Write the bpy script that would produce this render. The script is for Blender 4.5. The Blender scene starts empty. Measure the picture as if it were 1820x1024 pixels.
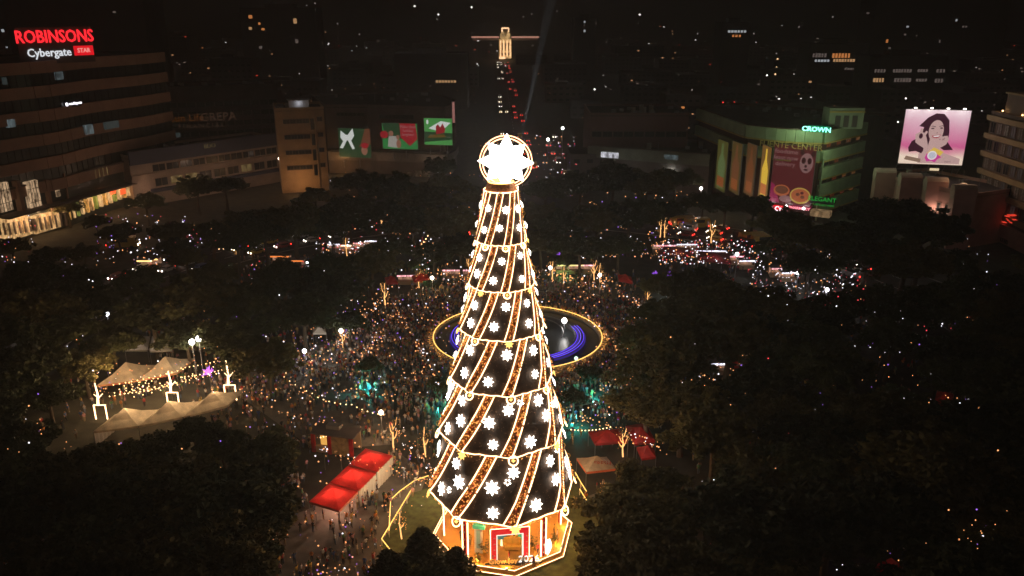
import bpy, math, random
import numpy as np
from mathutils import Vector, Matrix
rnd = random.Random(7)
sc = bpy.context.scene
COL = sc.collection
R = math.radians
PI = math.pi

# ------------------------------------------------------------------ camera
PITCH, F, H = 19.0, 1450.0, 65.0
cP, sP = math.cos(R(PITCH)), math.sin(R(PITCH))
cam = bpy.data.cameras.new('camera')
cam.sensor_width = 36.0
cam.lens = F / 1820 * 36
cam.clip_start, cam.clip_end = 0.5, 12000
cam_o = bpy.data.objects.new('camera', cam)
cam_o.location = (0, 0, H)
cam_o.rotation_euler = (R(90 - PITCH), 0, 0)
COL.objects.link(cam_o)
sc.camera = cam_o
# ------------------------------------------------------------------ night sky, faint high moon, exposure
w = bpy.data.worlds.new('World'); sc.world = w; w.use_nodes = True
nt = w.node_tree; nt.nodes.clear()
sky = nt.nodes.new('ShaderNodeTexSky'); sky.sky_type = 'NISHITA'; sky.sun_disc = False
sky.sun_elevation = R(50); sky.sun_rotation = R(200)
bw = nt.nodes.new('ShaderNodeRGBToBW'); mx = nt.nodes.new('ShaderNodeVectorMath'); mx.operation = 'SCALE'
mx.inputs[0].default_value = (1.0, 0.62, 0.5)
bg = nt.nodes.new('ShaderNodeBackground'); bg.inputs['Strength'].default_value = 0.0057
ow = nt.nodes.new('ShaderNodeOutputWorld')
nt.links.new(sky.outputs[0], bw.inputs[0]); nt.links.new(bw.outputs[0], mx.inputs['Scale'])
nt.links.new(mx.outputs[0], bg.inputs['Color']); nt.links.new(bg.outputs[0], ow.inputs['Surface'])
sun = bpy.data.lights.new('moon', 'SUN'); sun.energy = 0.012; sun.angle = R(12); sun.color = (1, .78, .66)
so = bpy.data.objects.new('moon', sun); so.rotation_euler = (R(38), 0, R(-25)); COL.objects.link(so)
sc.view_settings.view_transform = 'Standard'; sc.view_settings.look = 'None'
sc.view_settings.exposure = 0.0; sc.view_settings.gamma = 1.0; sc.view_settings.use_curve_mapping = False
sc.cycles.use_denoising = True
sc.cycles.max_bounces = 4; sc.cycles.diffuse_bounces = 2; sc.cycles.glossy_bounces = 2
sc.cycles.volume_bounces = 0; sc.cycles.transparent_max_bounces = 6
sc.cycles.sample_clamp_indirect = 3.0
sc.cycles.caustics_reflective = False; sc.cycles.caustics_refractive = False

# ------------------------------------------------------------------ photo geometry
def ray(px, py):
    x, y = (px - 910) / F, -(py - 512) / F
    return Vector((x, cP + y * sP, -sP + y * cP))
def U(px, py, h=0.0):                        # where the sight line meets height h
    d = ray(px, py)
    t = (h - H) / d.z
    return Vector((d.x * t, d.y * t, h))
def V(px, py, Y):                            # where the sight line meets the wall plane y = Y
    d = ray(px, py); t = Y / d.y
    return Vector((d.x * t, Y, H + d.z * t))
def ppm(Y, h=0.0):
    return F / (Y * cP + (H - h) * sP)
def proj(x, y, z):
    zc = y * cP + (H - z) * sP
    return 910 + F * x / zc, 512 - F * (y * sP + (z - H) * cP) / zc

# ------------------------------------------------------------------ materials
MATS = {}
def mat(name, col, rough=.8, var=.25, scale=1.0, metal=0.0, bump=0.0, rand=0.0):
    if name in MATS: return MATS[name]
    m = bpy.data.materials.new(name); m.use_nodes = True; n = m.node_tree; b = n.nodes['Principled BSDF']
    b.inputs['Roughness'].default_value = rough; b.inputs['Metallic'].default_value = metal
    b.inputs['Base Color'].default_value = (*col, 1)
    if var:
        tc = n.nodes.new('ShaderNodeTexCoord'); no = n.nodes.new('ShaderNodeTexNoise')
        no.inputs['Scale'].default_value = scale; no.inputs['Detail'].default_value = 5
        cr = n.nodes.new('ShaderNodeValToRGB')
        cr.color_ramp.elements[0].position = .3; cr.color_ramp.elements[1].position = .7
        cr.color_ramp.elements[0].color = (*[c * (1 - var) for c in col], 1)
        cr.color_ramp.elements[1].color = (*[min(1, c * (1 + var)) for c in col], 1)
        n.links.new(tc.outputs['Object'], no.inputs['Vector']); n.links.new(no.outputs['Fac'], cr.inputs['Fac'])
        out = cr.outputs['Color']
        if rand:
            oi = n.nodes.new('ShaderNodeObjectInfo'); hs = n.nodes.new('ShaderNodeHueSaturation')
            mr = n.nodes.new('ShaderNodeMapRange'); mr.inputs['To Min'].default_value = 1 - rand; mr.inputs['To Max'].default_value = 1 + rand
            n.links.new(oi.outputs['Random'], mr.inputs['Value']); n.links.new(mr.outputs[0], hs.inputs['Value'])
            n.links.new(out, hs.inputs['Color']); out = hs.outputs['Color']
        n.links.new(out, b.inputs['Base Color'])
        if bump:
            bp = n.nodes.new('ShaderNodeBump'); bp.inputs['Strength'].default_value = bump
            n.links.new(no.outputs['Fac'], bp.inputs['Height']); n.links.new(bp.outputs[0], b.inputs['Normal'])
    MATS[name] = m
    return m
def emi(name, col, s, light=True):
    if name in MATS: return MATS[name]
    m = bpy.data.materials.new(name); m.use_nodes = True; n = m.node_tree; b = n.nodes['Principled BSDF']
    b.inputs['Base Color'].default_value = (*[c * .3 for c in col], 1)
    b.inputs['Emission Color'].default_value = (*col, 1); b.inputs['Emission Strength'].default_value = s
    if not light: m.cycles.emission_sampling = 'NONE'
    MATS[name] = m
    return m
def lit_glass(name, col, s, scale=.5):      # lit room seen through a window: uneven glow
    if name in MATS: return MATS[name]
    m = emi(name, col, s); n = m.node_tree; b = n.nodes['Principled BSDF']
    tc = n.nodes.new('ShaderNodeTexCoord'); no = n.nodes.new('ShaderNodeTexNoise'); no.inputs['Scale'].default_value = scale; no.inputs['Detail'].default_value = 8; no.inputs['Roughness'].default_value = .75; mp = n.nodes.new('ShaderNodeMapping'); mp.inputs['Scale'].default_value = (1, 1, .35)
    cr = n.nodes.new('ShaderNodeValToRGB')
    cr.color_ramp.elements[0].color = (*[c * .04 for c in col], 1); cr.color_ramp.elements[1].color = (*col, 1)
    cr.color_ramp.elements[0].position = .4; cr.color_ramp.elements[1].position = .62
    n.links.new(tc.outputs['Object'], mp.inputs['Vector']); n.links.new(mp.outputs[0], no.inputs['Vector']); n.links.new(no.outputs['Fac'], cr.inputs['Fac'])
    n.links.new(cr.outputs[0], b.inputs['Emission Color'])
    return m

# ------------------------------------------------------------------ mesh helpers
class MB:
    def __init__(s): s.v = []; s.f = []; s.m = []
    def add(s, vs, fs, mi=0):
        o = len(s.v); s.v += [tuple(p) for p in vs]
        for f in fs: s.f.append([i + o for i in f]); s.m.append(mi)
        return s
    def quad(s, a, b, c, d, mi=0): return s.add([a, b, c, d], [(0, 1, 2, 3)], mi)
    def box(s, c, sz, rz=0, mi=0):
        x, y, z = sz[0] / 2, sz[1] / 2, sz[2] / 2; ca, sa = math.cos(rz), math.sin(rz)
        vs = [(c[0] + ca * i * x - sa * j * y, c[1] + sa * i * x + ca * j * y, c[2] + k * z) for k in (-1, 1) for i, j in ((-1, -1), (1, -1), (1, 1), (-1, 1))]
        return s.add(vs, [(3, 2, 1, 0), (4, 5, 6, 7), (0, 1, 5, 4), (1, 2, 6, 5), (2, 3, 7, 6), (3, 0, 4, 7)], mi)
    def bar(s, a, b, w, h=None, mi=0):
        return s.tube([a, b], [w / 2, (h or w) / 2], 4, mi)
    def tube(s, pts, rad, n=6, mi=0, cap=True, closed=False):
        pts = [Vector(p) for p in pts]
        if not hasattr(rad, '__len__'): rad = [rad] * len(pts)
        L = len(pts); vs = []; up = Vector((0, 0, 1))
        for i, p in enumerate(pts):
            if closed: t = (pts[(i + 1) % L] - pts[i - 1])
            else: t = pts[min(i + 1, L - 1)] - pts[max(i - 1, 0)]
            t = t.normalized() if t.length > 1e-9 else Vector((0, 0, 1))
            a = up if abs(t.z) < .95 else Vector((1, 0, 0))
            u = t.cross(a).normalized(); v = u.cross(t)
            for k in range(n):
                an = 2 * PI * (k + .5) / n
                vs.append(p + (u * math.cos(an) + v * math.sin(an)) * rad[i])
        fs = []
        for i in range(L if closed else L - 1):
            j = (i + 1) % L
            for k in range(n): fs.append((i * n + k, i * n + (k + 1) % n, j * n + (k + 1) % n, j * n + k))
        if cap and not closed: fs += [tuple(range(n))[::-1], tuple((L - 1) * n + k for k in range(n))]
        return s.add(vs, fs, mi)
    def prism(s, poly, z0, z1, mi=0, top=True, bottom=False):
        n = len(poly); vs = [(p[0], p[1], z0) for p in poly] + [(p[0], p[1], z1) for p in poly]
        fs = [(i, (i + 1) % n, n + (i + 1) % n, n + i) for i in range(n)]
        if top: fs.append(tuple(range(n, 2 * n)))
        if bottom: fs.append(tuple(range(n))[::-1])
        return s.add(vs, fs, mi)
    def ball(s, c, r, mi=0, lo=False):
        if lo:
            vs = [(c[0] + r * a, c[1] + r * b, c[2] + r * d) for a, b, d in ((1, 0, 0), (-1, 0, 0), (0, 1, 0), (0, -1, 0), (0, 0, 1), (0, 0, -1))]
            return s.add(vs, [(0, 2, 4), (2, 1, 4), (1, 3, 4), (3, 0, 4), (2, 0, 5), (1, 2, 5), (3, 1, 5), (0, 3, 5)], mi)
        vs = [(c[0], c[1], c[2] + r), (c[0], c[1], c[2] - r)]; fs = []
        N = 8; rg = (.5, 1.2, 1.94, 2.64)
        for a in rg:
            for k in range(N): vs.append((c[0] + r * math.sin(a) * math.cos(2 * PI * k / N), c[1] + r * math.sin(a) * math.sin(2 * PI * k / N), c[2] + r * math.cos(a)))
        for k in range(N):
            fs.append((0, 2 + k, 2 + (k + 1) % N)); e = 2 + 3 * N; fs.append((1, e + (k + 1) % N, e + k))
            for q in range(3):
                a = 2 + q * N; b = a + N
                fs.append((a + k, b + k, b + (k + 1) % N, a + (k + 1) % N))
        return s.add(vs, fs, mi)
    def mesh(s, name, mats, off=(0, 0, 0), smooth=False):
        me = bpy.data.meshes.new(name)
        vs = [(a - off[0], b - off[1], c - off[2]) for a, b, c in s.v] if any(off) else s.v
        me.from_pydata(vs, [], s.f)
        for m in (mats if isinstance(mats, (list, tuple)) else [mats]): me.materials.append(m)
        if any(s.m): me.polygons.foreach_set('material_index', s.m)
        if smooth: me.polygons.foreach_set('use_smooth', [True] * len(s.f))
        me.update()
        return me
    def build(s, name, mats, parent=None, world=True, smooth=False, kind=None):
        off = (0, 0, 0)
        if parent is not None and world: off = tuple(wloc(parent))
        o = bpy.data.objects.new(name, s.mesh(name, mats, off, smooth)); COL.objects.link(o)
        if parent is not None: o.parent = parent
        if kind: o['kind'] = kind
        return o
def wloc(o):
    v = Vector(o.location)
    while o.parent: o = o.parent; v += Vector(o.location)
    return v
def tag(o, label=None, cat=None, group=None, kind=None):
    if label: o['label'] = label
    if cat: o['category'] = cat
    if group: o['group'] = group
    if kind: o['kind'] = kind
    return o
def empty(name, loc, label, cat, group=None, rz=0):
    o = bpy.data.objects.new(name, None); o.location = loc; o.rotation_euler = (0, 0, rz); o.empty_display_size = .2
    COL.objects.link(o)
    return tag(o, label, cat, group)
KIDS = {}
def put(name, me, parent=None, loc=(0, 0, 0), rz=0, scale=1, kind=None):
    o = bpy.data.objects.new(name, me); o.location = loc; o.rotation_euler = (0, 0, rz)
    o.scale = (scale,) * 3 if not hasattr(scale, '__len__') else scale
    COL.objects.link(o)
    if parent is not None:
        o.parent = parent; KIDS.setdefault(parent.name, []).append(o)
    if kind: o['kind'] = kind
    return o
def copy_tree(o, parent=None):
    c = o.copy(); COL.objects.link(c)
    if parent is not None: c.parent = parent; KIDS.setdefault(parent.name, []).append(c)
    for ch in KIDS.get(o.name, []): copy_tree(ch, c)
    return c
def lamp(name, loc, col, power, parent=None, r=.3, world=True, spot=None, rot=None):
    l = bpy.data.lights.new(name, 'SPOT' if spot else 'POINT'); l.energy = power; l.color = col; l.shadow_soft_size = r
    if spot: l.spot_size = spot; l.spot_blend = .4
    o = bpy.data.objects.new(name, l); COL.objects.link(o)
    lo = Vector(loc)
    if parent is not None:
        o.parent = parent
        if world: lo = lo - wloc(parent)
    o.location = lo
    if rot: o.rotation_euler = rot
    return o

# ------------------------------------------------------------------ lettering and figures, evaluated once while the scene is empty
TEXTS = {}
def tx(key, body, ext=.06, sx=1.0, bold=0.0):
    TEXTS[key] = (body, ext, sx, bold)
for k, a in dict(robin=('ROBINSONS', .05, .8, .012), cyber=('Cybergate', .04, .9, .008), star=('STAR', .03, .9, .012), unred=('@ workspace', .03, 1, .012),
                 life=('Sun Life', .04), grepa=('GREPA', .04), fin=('F I N A N C I A L', .03), bdo=('BDO', .04), pji=('PJI', .05, .9, .01), ok=('Ok', .04),
                 crown=('CROWN', .05, 1.1, .02), fuente=('FUENTE CENTER', .04), elegant=('ELEGANT', .03), inn=('CIRCLE INN', .03), jood=('Jood Ctre', .04, 1, .03),
                 pharm=('PHARMACY', .04, 1.1, .012), joy=('Glow Joy', .03, .9, .012), y26=('2026', .04, 1.0, 0), blue=('GLOBAL', .04, 1, .02),
                 lexi=('LEXIS', .04), gift=('Make their\nholiday\nbrighter', .02), panda=('foodtime\nfeast now\ndelivery', .02), small=('TREATS', .02),
                 tent=('PASKO SA FUENTE', .01, .8), mix=('FRESH', .01, 1), joyb=('JOY', .02, 1, .02), glow=('GLOW', .02, 1, .02)).items():
    tx(k, *a)
def make_texts():
    tmp = {}
    for k, (body, ext, sx, bold) in TEXTS.items():
        c = bpy.data.curves.new(k, 'FONT'); c.body = body; c.extrude = ext; c.size = 1.0; c.offset = bold
        c.align_x = 'CENTER'; c.align_y = 'CENTER'; c.resolution_u = 2
        o = bpy.data.objects.new(k, c); COL.objects.link(o); tmp[k] = (o, sx)
    dg = bpy.context.evaluated_depsgraph_get(); dg.update(); out = {}
    for k, (o, sx) in tmp.items():
        me = bpy.data.meshes.new_from_object(o.evaluated_get(dg))
        me.transform(Matrix.Rotation(R(90), 4, 'X') @ Matrix.Diagonal((sx, 1, 1, 1)))
        me.materials.clear(); out[k] = me
    for o, _ in tmp.values(): bpy.data.objects.remove(o)
    return out
# skeletons: joint -> position, radius; facing -y
def skeleton(pose):
    J = dict(pel=((0, 0, .93), .15), wst=((0, .01, 1.08), .135), chs=((0, .01, 1.3), .17), nck=((0, 0, 1.46), .065), hd0=((0, -.01, 1.56), .088), hd1=((0, 0, 1.68), .085))
    a = dict(stand=((.24, 0, 1.15), (.25, -.05, .88)), phone=((.27, -.12, 1.2), (.17, -.33, 1.45)), up=((.3, -.03, 1.55), (.27, -.08, 1.8)),
             walk=((.25, .08, 1.15), (.24, .0, .9)), hold=((.25, -.04, 1.14), (.06, -.25, 1.08)), bag=((.26, .02, 1.14), (.2, -.16, 1.05)))[pose]
    b = a if pose in ('stand', 'hold') else ((.25, -.03, 1.15), (.24, -.1, .9))
    for s, q in ((-1, a), (1, b)):
        J[f'sh{s}'] = ((s * .19, 0, 1.4), .068); J[f'el{s}'] = ((s * q[0][0], q[0][1], q[0][2]), .046); J[f'wr{s}'] = ((s * q[1][0], q[1][1], q[1][2]), .034)
        J[f'ha{s}'] = ((s * q[1][0] * .98, q[1][1] - .03, q[1][2] - .07 if q[1][2] < 1.2 else q[1][2] + .08), .04)
        st = s * (.16 if pose == 'walk' else .03)
        J[f'hp{s}'] = ((s * .09, 0, .88), .105); J[f'kn{s}'] = ((s * .1, -.03 + st * .8, .49), .068)
        J[f'an{s}'] = ((s * .1, st * 1.4 + .02, .09), .045); J[f'to{s}'] = ((s * .11, st * 1.4 - .13, .045), .04)
    E = [('pel', 'wst'), ('wst', 'chs'), ('chs', 'nck'), ('nck', 'hd0'), ('hd0', 'hd1')]
    for s in (-1, 1):
        E += [('chs', f'sh{s}'), (f'sh{s}', f'el{s}'), (f'el{s}', f'wr{s}'), (f'wr{s}', f'ha{s}'), ('pel', f'hp{s}'), (f'hp{s}', f'kn{s}'), (f'kn{s}', f'an{s}'), (f'an{s}', f'to{s}')]
    return J, E
def make_figures(sub):
    tmp = {}
    for pose in ('stand', 'phone', 'up', 'walk', 'hold', 'bag'):
        J, E = skeleton(pose); ks = list(J); me = bpy.data.meshes.new(pose)
        me.from_pydata([J[k][0] for k in ks], [(ks.index(a), ks.index(b)) for a, b in E], [])
        o = bpy.data.objects.new(pose, me); COL.objects.link(o)
        md = o.modifiers.new('skin', 'SKIN')
        for i, k in enumerate(ks):
            r = J[k][1]; sv = me.skin_vertices[0].data[i]; sv.radius = (r, r * (.72 if k in ('chs', 'wst', 'pel') else 1)); sv.use_root = (k == 'pel')
        if sub: m2 = o.modifiers.new('sub', 'SUBSURF'); m2.levels = sub; m2.render_levels = sub
        tmp[pose] = o
    dg = bpy.context.evaluated_depsgraph_get(); dg.update(); out = {}
    for k, o in tmp.items():
        me = bpy.data.meshes.new_from_object(o.evaluated_get(dg)); out[k] = me
    for o in tmp.values(): bpy.data.objects.remove(o)
    return out
def figure_regions(me):                     # 0 skin 1 hair 2 shirt 3 trousers 4 shoes
    reg = []
    for p in me.polygons:
        x, y, z = p.center
        if z < .09: r = 4
        elif z < .96 and abs(x) < .2 : r = 3
        elif z > 1.5 and abs(x) < .15: r = 1 if (z > 1.69 or y > .01) else 0
        elif abs(x) > .2 and (z < 1.13 or z > 1.6) or y < -.17: r = 0
        else: r = 2
        reg.append(r)
    return reg
TXT = make_texts()
FIG_HI, FIG_LO = make_figures(1), make_figures(0)
REG_HI = {k: figure_regions(m) for k, m in FIG_HI.items()}
REG_LO = {k: figure_regions(m) for k, m in FIG_LO.items()}

def letters(name, key, mt, loc, size, rz=0, parent=None, tilt=0):
    me = TXT[key].copy(); me.materials.append(mt)
    o = bpy.data.objects.new(name, me); COL.objects.link(o)
    if parent is not None:
        o.parent = parent; loc = Vector(loc) - wloc(parent)
    o.location = loc; o.rotation_euler = (0, tilt, rz); o.scale = (size, size, size)
    return o

# ------------------------------------------------------------------ palette
M_asph = mat('asphalt', (.05, .048, .046), .9, .3, .3)
M_pave = mat('plaza_paving', (.16, .14, .12), .8, .3, .6)
M_grass = mat('lawn_grass', (.07, .085, .03), .95, .5, 1.2, bump=.4)
M_soil = mat('park_ground', (.05, .045, .032), .95, .45, .35)
M_conc = mat('concrete', (.3, .27, .24), .85, .18, .4)
M_tan = mat('tan_render', (.42, .29, .17), .85, .15, .3)
M_cream = mat('cream_render', (.4, .31, .25), .85, .15, .3)
M_dark = mat('dark_wall', (.1, .085, .08), .85, .3, .2)
M_dark2 = mat('dim_brown_wall', (.16, .125, .115), .85, .25, .2)
M_roof = mat('roof_felt', (.06, .055, .055), .9, .3, .3)
M_glass = mat('dark_glass', (.02, .025, .028), .25, .3, .6)
M_green = mat('pale_green_render', (.34, .44, .26), .8, .15, .3)
M_yell = mat('yellow_trim', (.5, .38, .12), .8, .15, .4)
M_pink = mat('pink_render', (.42, .24, .2), .85, .15, .3)
M_metal = mat('grey_metal', (.25, .25, .26), .45, .1, 2, metal=.6)
M_white = mat('white_paint', (.75, .73, .7), .6, .06, 1)
M_red = mat('red_canvas', (.52, .03, .025), .7, .35, .9)
M_canvas = mat('cream_canvas', (.66, .55, .42), .8, .25, .9)
for m_ in (M_red, M_canvas):
    n_ = m_.node_tree; tr_ = n_.nodes.new('ShaderNodeBsdfTranslucent'); ms = n_.nodes.new('ShaderNodeMixShader'); ms.inputs[0].default_value = .45
    pb_ = n_.nodes['Principled BSDF']; src = pb_.inputs['Base Color'].links[0].from_socket; n_.links.new(src, tr_.inputs['Color'])
    n_.links.new(pb_.outputs[0], ms.inputs[1]); n_.links.new(tr_.outputs[0], ms.inputs[2]); n_.links.new(ms.outputs[0], n_.nodes['Material Output'].inputs['Surface'])
M_bark = mat('bark', (.09, .065, .045), .95, .35, 3, bump=.5)
M_leaf = mat('leaves', (.062, .07, .026), .75, .5, .35, rand=.35)
M_leaf2 = mat('leaves_olive_lit', (.125, .11, .035), .75, .5, .35, rand=.3)  # lighter leaves, also stand in for tree glow on nearby crowns
M_wire = mat('black_cable', (.02, .02, .02), .6, 0)
M_panel = mat('dark_tree_mesh', (.085, .052, .036), .8, .5, 1.2)
M_garl = mat('garland_tinsel', (.42, .16, .05), .7, .7, 5, bump=.6)
M_gold = mat('gold_paint', (.75, .48, .1), .4, .2, 2, metal=.4)
M_ofloor = mat('terracotta_tiles', (.42, .22, .045), .6, .2, .8)
E_tube = emi('warm_white_led_tube', (1, .62, .32), 4.6)
E_star = emi('white_led_star', (1, .93, .8), 8)
E_top = emi('top_star_led', (1, .95, .88), 30)
E_ring = emi('orange_led_ring', (1, .5, .25), 4)
E_bulb = emi('warm_bulb', (1, .6, .26), 5)
E_bulbs = emi('warm_small_bulbs', (1, .42, .09), 1.5, False)
E_bulbr = emi('red_small_bulbs', (1, .16, .05), .9, False)
E_gold = emi('golden_led', (1, .58, .14), 2.2)
E_wht = emi('cool_white_lamp', (1, .92, .86), 8)
E_whs = emi('soft_white_light', (.95, .93, 1), 1.6)
E_blue = emi('blue_led', (.12, .05, .9), 1.8)
E_pur = emi('violet_led', (.35, .1, .8), 1.2)
E_teal = emi('teal_led', (.05, .7, .6), 1.5)
E_grn = emi('green_neon', (.03, .9, .4), 2.4)
E_grnd = emi('dim_green_neon', (.02, .5, .06), .6)
E_red = emi('red_neon', (1, .02, .03), 1.6)
E_redd = emi('red_sign_panel', (.9, .01, .02), .9)
E_tail = emi('tail_light', (1, .02, .015), 3)
E_head = emi('head_light', (1, .88, .75), 7)
E_winw = lit_glass('warm_lit_window', (1, .62, .3), .9, 1.2)
E_winb = lit_glass('bluish_lit_window', (.45, .6, .65), .22, .8)
E_wino = lit_glass('orange_lit_window', (1, .35, .1), .45, .8)
E_shop = lit_glass('lit_shop_interior', (1, .6, .25), 1.1, .7)
E_shopw = lit_glass('white_lit_shop', (.9, .9, 1), 1.0, .7)

# ================================================================== THE GROUND
FC = U(920, 605); FC = Vector((FC.x, FC.y, 0))            # fountain centre
FR = 150 / ppm(FC.y)                                      # pool radius
TD = 90.5; TC = Vector(((893 - 910) / ppm(TD, 3), TD, 0)) # christmas tree centre
RR0, RR1 = 92.0, 112.0                                    # ring road
def circle(c, r, n=96, z=0, a0=0, a1=2 * PI):
    return [(c[0] + r * math.sin(a0 + (a1 - a0) * i / n), c[1] - r * math.cos(a0 + (a1 - a0) * i / n), z) for i in range(n + (abs(a1 - a0) < 2 * PI - .01))]
def ring_strip(b, c, r0, r1, z, n=128, a0=0, a1=2 * PI, mi=0):
    for i in range(n):
        a, d = a0 + (a1 - a0) * i / n, a0 + (a1 - a0) * (i + 1) / n
        q = [(c[0] + r * math.sin(t), c[1] - r * math.cos(t), z) for r, t in ((r0, a), (r1, a), (r1, d), (r0, d))]
        b.add(q, [(0, 1, 2, 3)], mi)
b = MB()
for i in range(12):
    for j in range(14):
        x0, y0 = -2400 + 400 * i, -400 + 400 * j
        b.quad((x0, y0, -.02), (x0 + 400, y0, -.02), (x0 + 400, y0 + 400, -.02), (x0, y0 + 400, -.02))
tag(b.build('ground', M_soil), kind='structure')
b = MB(); ring_strip(b, FC, RR0, RR1, 0.004); tag(b.build('ring_road', M_asph), kind='structure')
b = MB()
for r in (RR0 + 6.6, RR0 + 13.2):
    for k in range(90): ring_strip(b, FC, r - .08, r + .08, .009, 2, 2 * PI * k / 90, 2 * PI * (k + .5) / 90)
tag(b.build('lane_markings', M_white), kind='structure')
b = MB()
for r in (RR0 - .15, RR1 + .15):
    n = 160
    for i in range(n):
        a, d = 2 * PI * i / n, 2 * PI * (i + 1) / n
        P = [(FC.x + q * math.sin(t), FC.y - q * math.cos(t)) for q, t in ((r - .15, a), (r + .15, a), (r + .15, d), (r - .15, d))]
        b.prism(P, 0, .13)
tag(b.build('road_kerb', M_conc), kind='structure')
b = MB(); b.add([(FC.x, FC.y, .012)] + circle(FC, 31, 96, .012), [(0, i + 1, (i + 1) % 96 + 1) for i in range(96)])
tag(b.build('fountain_plaza', M_pave), kind='structure')
b = MB()
for i in range(96):
    a, d = 2 * PI * i / 96, 2 * PI * (i + 1) / 96
    b.prism([(FC.x + q * math.sin(t), FC.y - q * math.cos(t)) for q, t in ((30.8, a), (31.1, a), (31.1, d), (30.8, d))], .0, .14)
tag(b.build('plaza_kerb', mat('pale_kerb', (.38, .34, .28))), kind='structure')
# boulevard towards the capitol
b = MB(); b.quad((-9, 262, .004), (19, 262, .004), (2, 1070, .004), (-26, 1070, .004)); tag(b.build('boulevard', M_asph), kind='structure')
b = MB()
for k in range(60):
    y = 270 + k * 13; x = 5 - 17 * (y - 262) / 808
    b.quad((x - .1, y, .009), (x + .1, y, .009), (x + .1, y + 5, .009), (x - .1, y + 5, .009))
tag(b.build('boulevard_markings', M_white), kind='structure')
b = MB()
for pa in ([(560, 900), (700, 800), (760, 840), (700, 1024), (480, 1100), (300, 1000)],
           [(430, 640), (640, 600), (700, 700), (700, 790), (560, 800), (420, 700)],
           [(1000, 900), (1100, 860), (1250, 900), (1250, 1100), (960, 1100)]):
    P = [U(x, y, .008) for x, y in pa]; b.add(P, [tuple(range(len(P)))])
tag(b.build('footpaths', M_pave), kind='structure')
# hills far behind the town
b = MB(); NX, NY = 48, 16
for j in range(NY + 1):
    for i in range(NX + 1):
        x = -3600 + 7200 * i / NX; t = j / NY; y = 1500 + 3600 * t
        z = (-1 if j == 0 else 8 + 560 * t ** 1.2 * (.75 + .25 * math.sin(i * .55 + 1) + .12 * math.sin(i * 1.7 + j * .8)))
        b.v.append((x, y, z))
for j in range(NY):
    for i in range(NX):
        a = j * (NX + 1) + i; b.f.append([a, a + 1, a + NX + 2, a + NX + 1]); b.m.append(0)
hills = b.build('hills', mat('hill_scrub', (.05, .045, .03), .95, .4, .01), smooth=True); hills['kind'] = 'structure'
HV = list(b.v)
b = MB(); r2 = random.Random(3)
for k in range(230):                         # house lights scattered on the hillside
    v = HV[r2.randrange((NX + 1), (NX + 1) * 12)]; px, py = proj(v[0], v[1], v[2])
    if not -50 < px < 1870: continue
    dx, dy = r2.uniform(-70, 70), r2.uniform(-90, 90)
    s = r2.choice((.5, .6, .8, 1.2)) * v[1] / 2200; b.ball((v[0] + dx, v[1] + dy, v[2] + 12), s, r2.choice((0, 0, 1, 2)), lo=True)
b.build('hillside_house_lights', [emi('far_light_dim', (.9, .8, .7), .35, False), emi('far_light_warm', (1, .5, .2), .5, False), emi('far_light_white', (1, .95, .9), 1.6, False)], kind='stuff')

# ================================================================== CHRISTMAS TREE
def solve(y, hw):                            # radius and height of a ring from its front edge row and half width
    r, h = 5.0, 20.0
    for _ in range(60):
        dep = R(PITCH) + math.atan((y - 512) / F)
        h = H - (TD - r) * math.tan(dep); r = hw * (TD * cP + (H - h) * sP) / F
    return r, h
RIMS = [solve(y, q) for y, q in ((343, 29), (437, 44), (520, 58), (607, 75), (706, 91), (815, 112), (937, 128))]
ROT = 10.0
def octo(R_, th, k):                         # blend circle -> octagon
    a = ((th - ROT) % 45) - 22.5
    ro = R_ * math.cos(R(22.5)) / math.cos(R(a))
    return R_ * (1 - k) + ro * k
def tier_pt(i, th, s, lift=0.0):
    (r1, z1), (r0, z0) = RIMS[i], RIMS[i - 1]
    r0 = r0 * (.97 if i == 1 else .93); z0 = z0 + (0 if i == 1 else -.1)
    k = (0, .15, .25, .5, .85, .95, 1)[i]
    r = octo(r0 + (r1 - r0) * s ** 1.12, th, k * (.4 + .6 * s)) + lift
    return Vector((TC.x + r * math.sin(R(th)), TC.y - r * math.cos(R(th)), z0 + (z1 - z0) * s + lift * .35))
xt = empty('christmas_tree', TC, 'giant tiered cone christmas tree outlined in warm white lights with a glowing star on top', 'christmas tree')
NB = 8
BOT = [0, 14, 6, 10, 6, 4, 6]
DRK = [0, 30, 24, 24, 28, 28, 30]
r3 = random.Random(11)
orn_lab = 0
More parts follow.
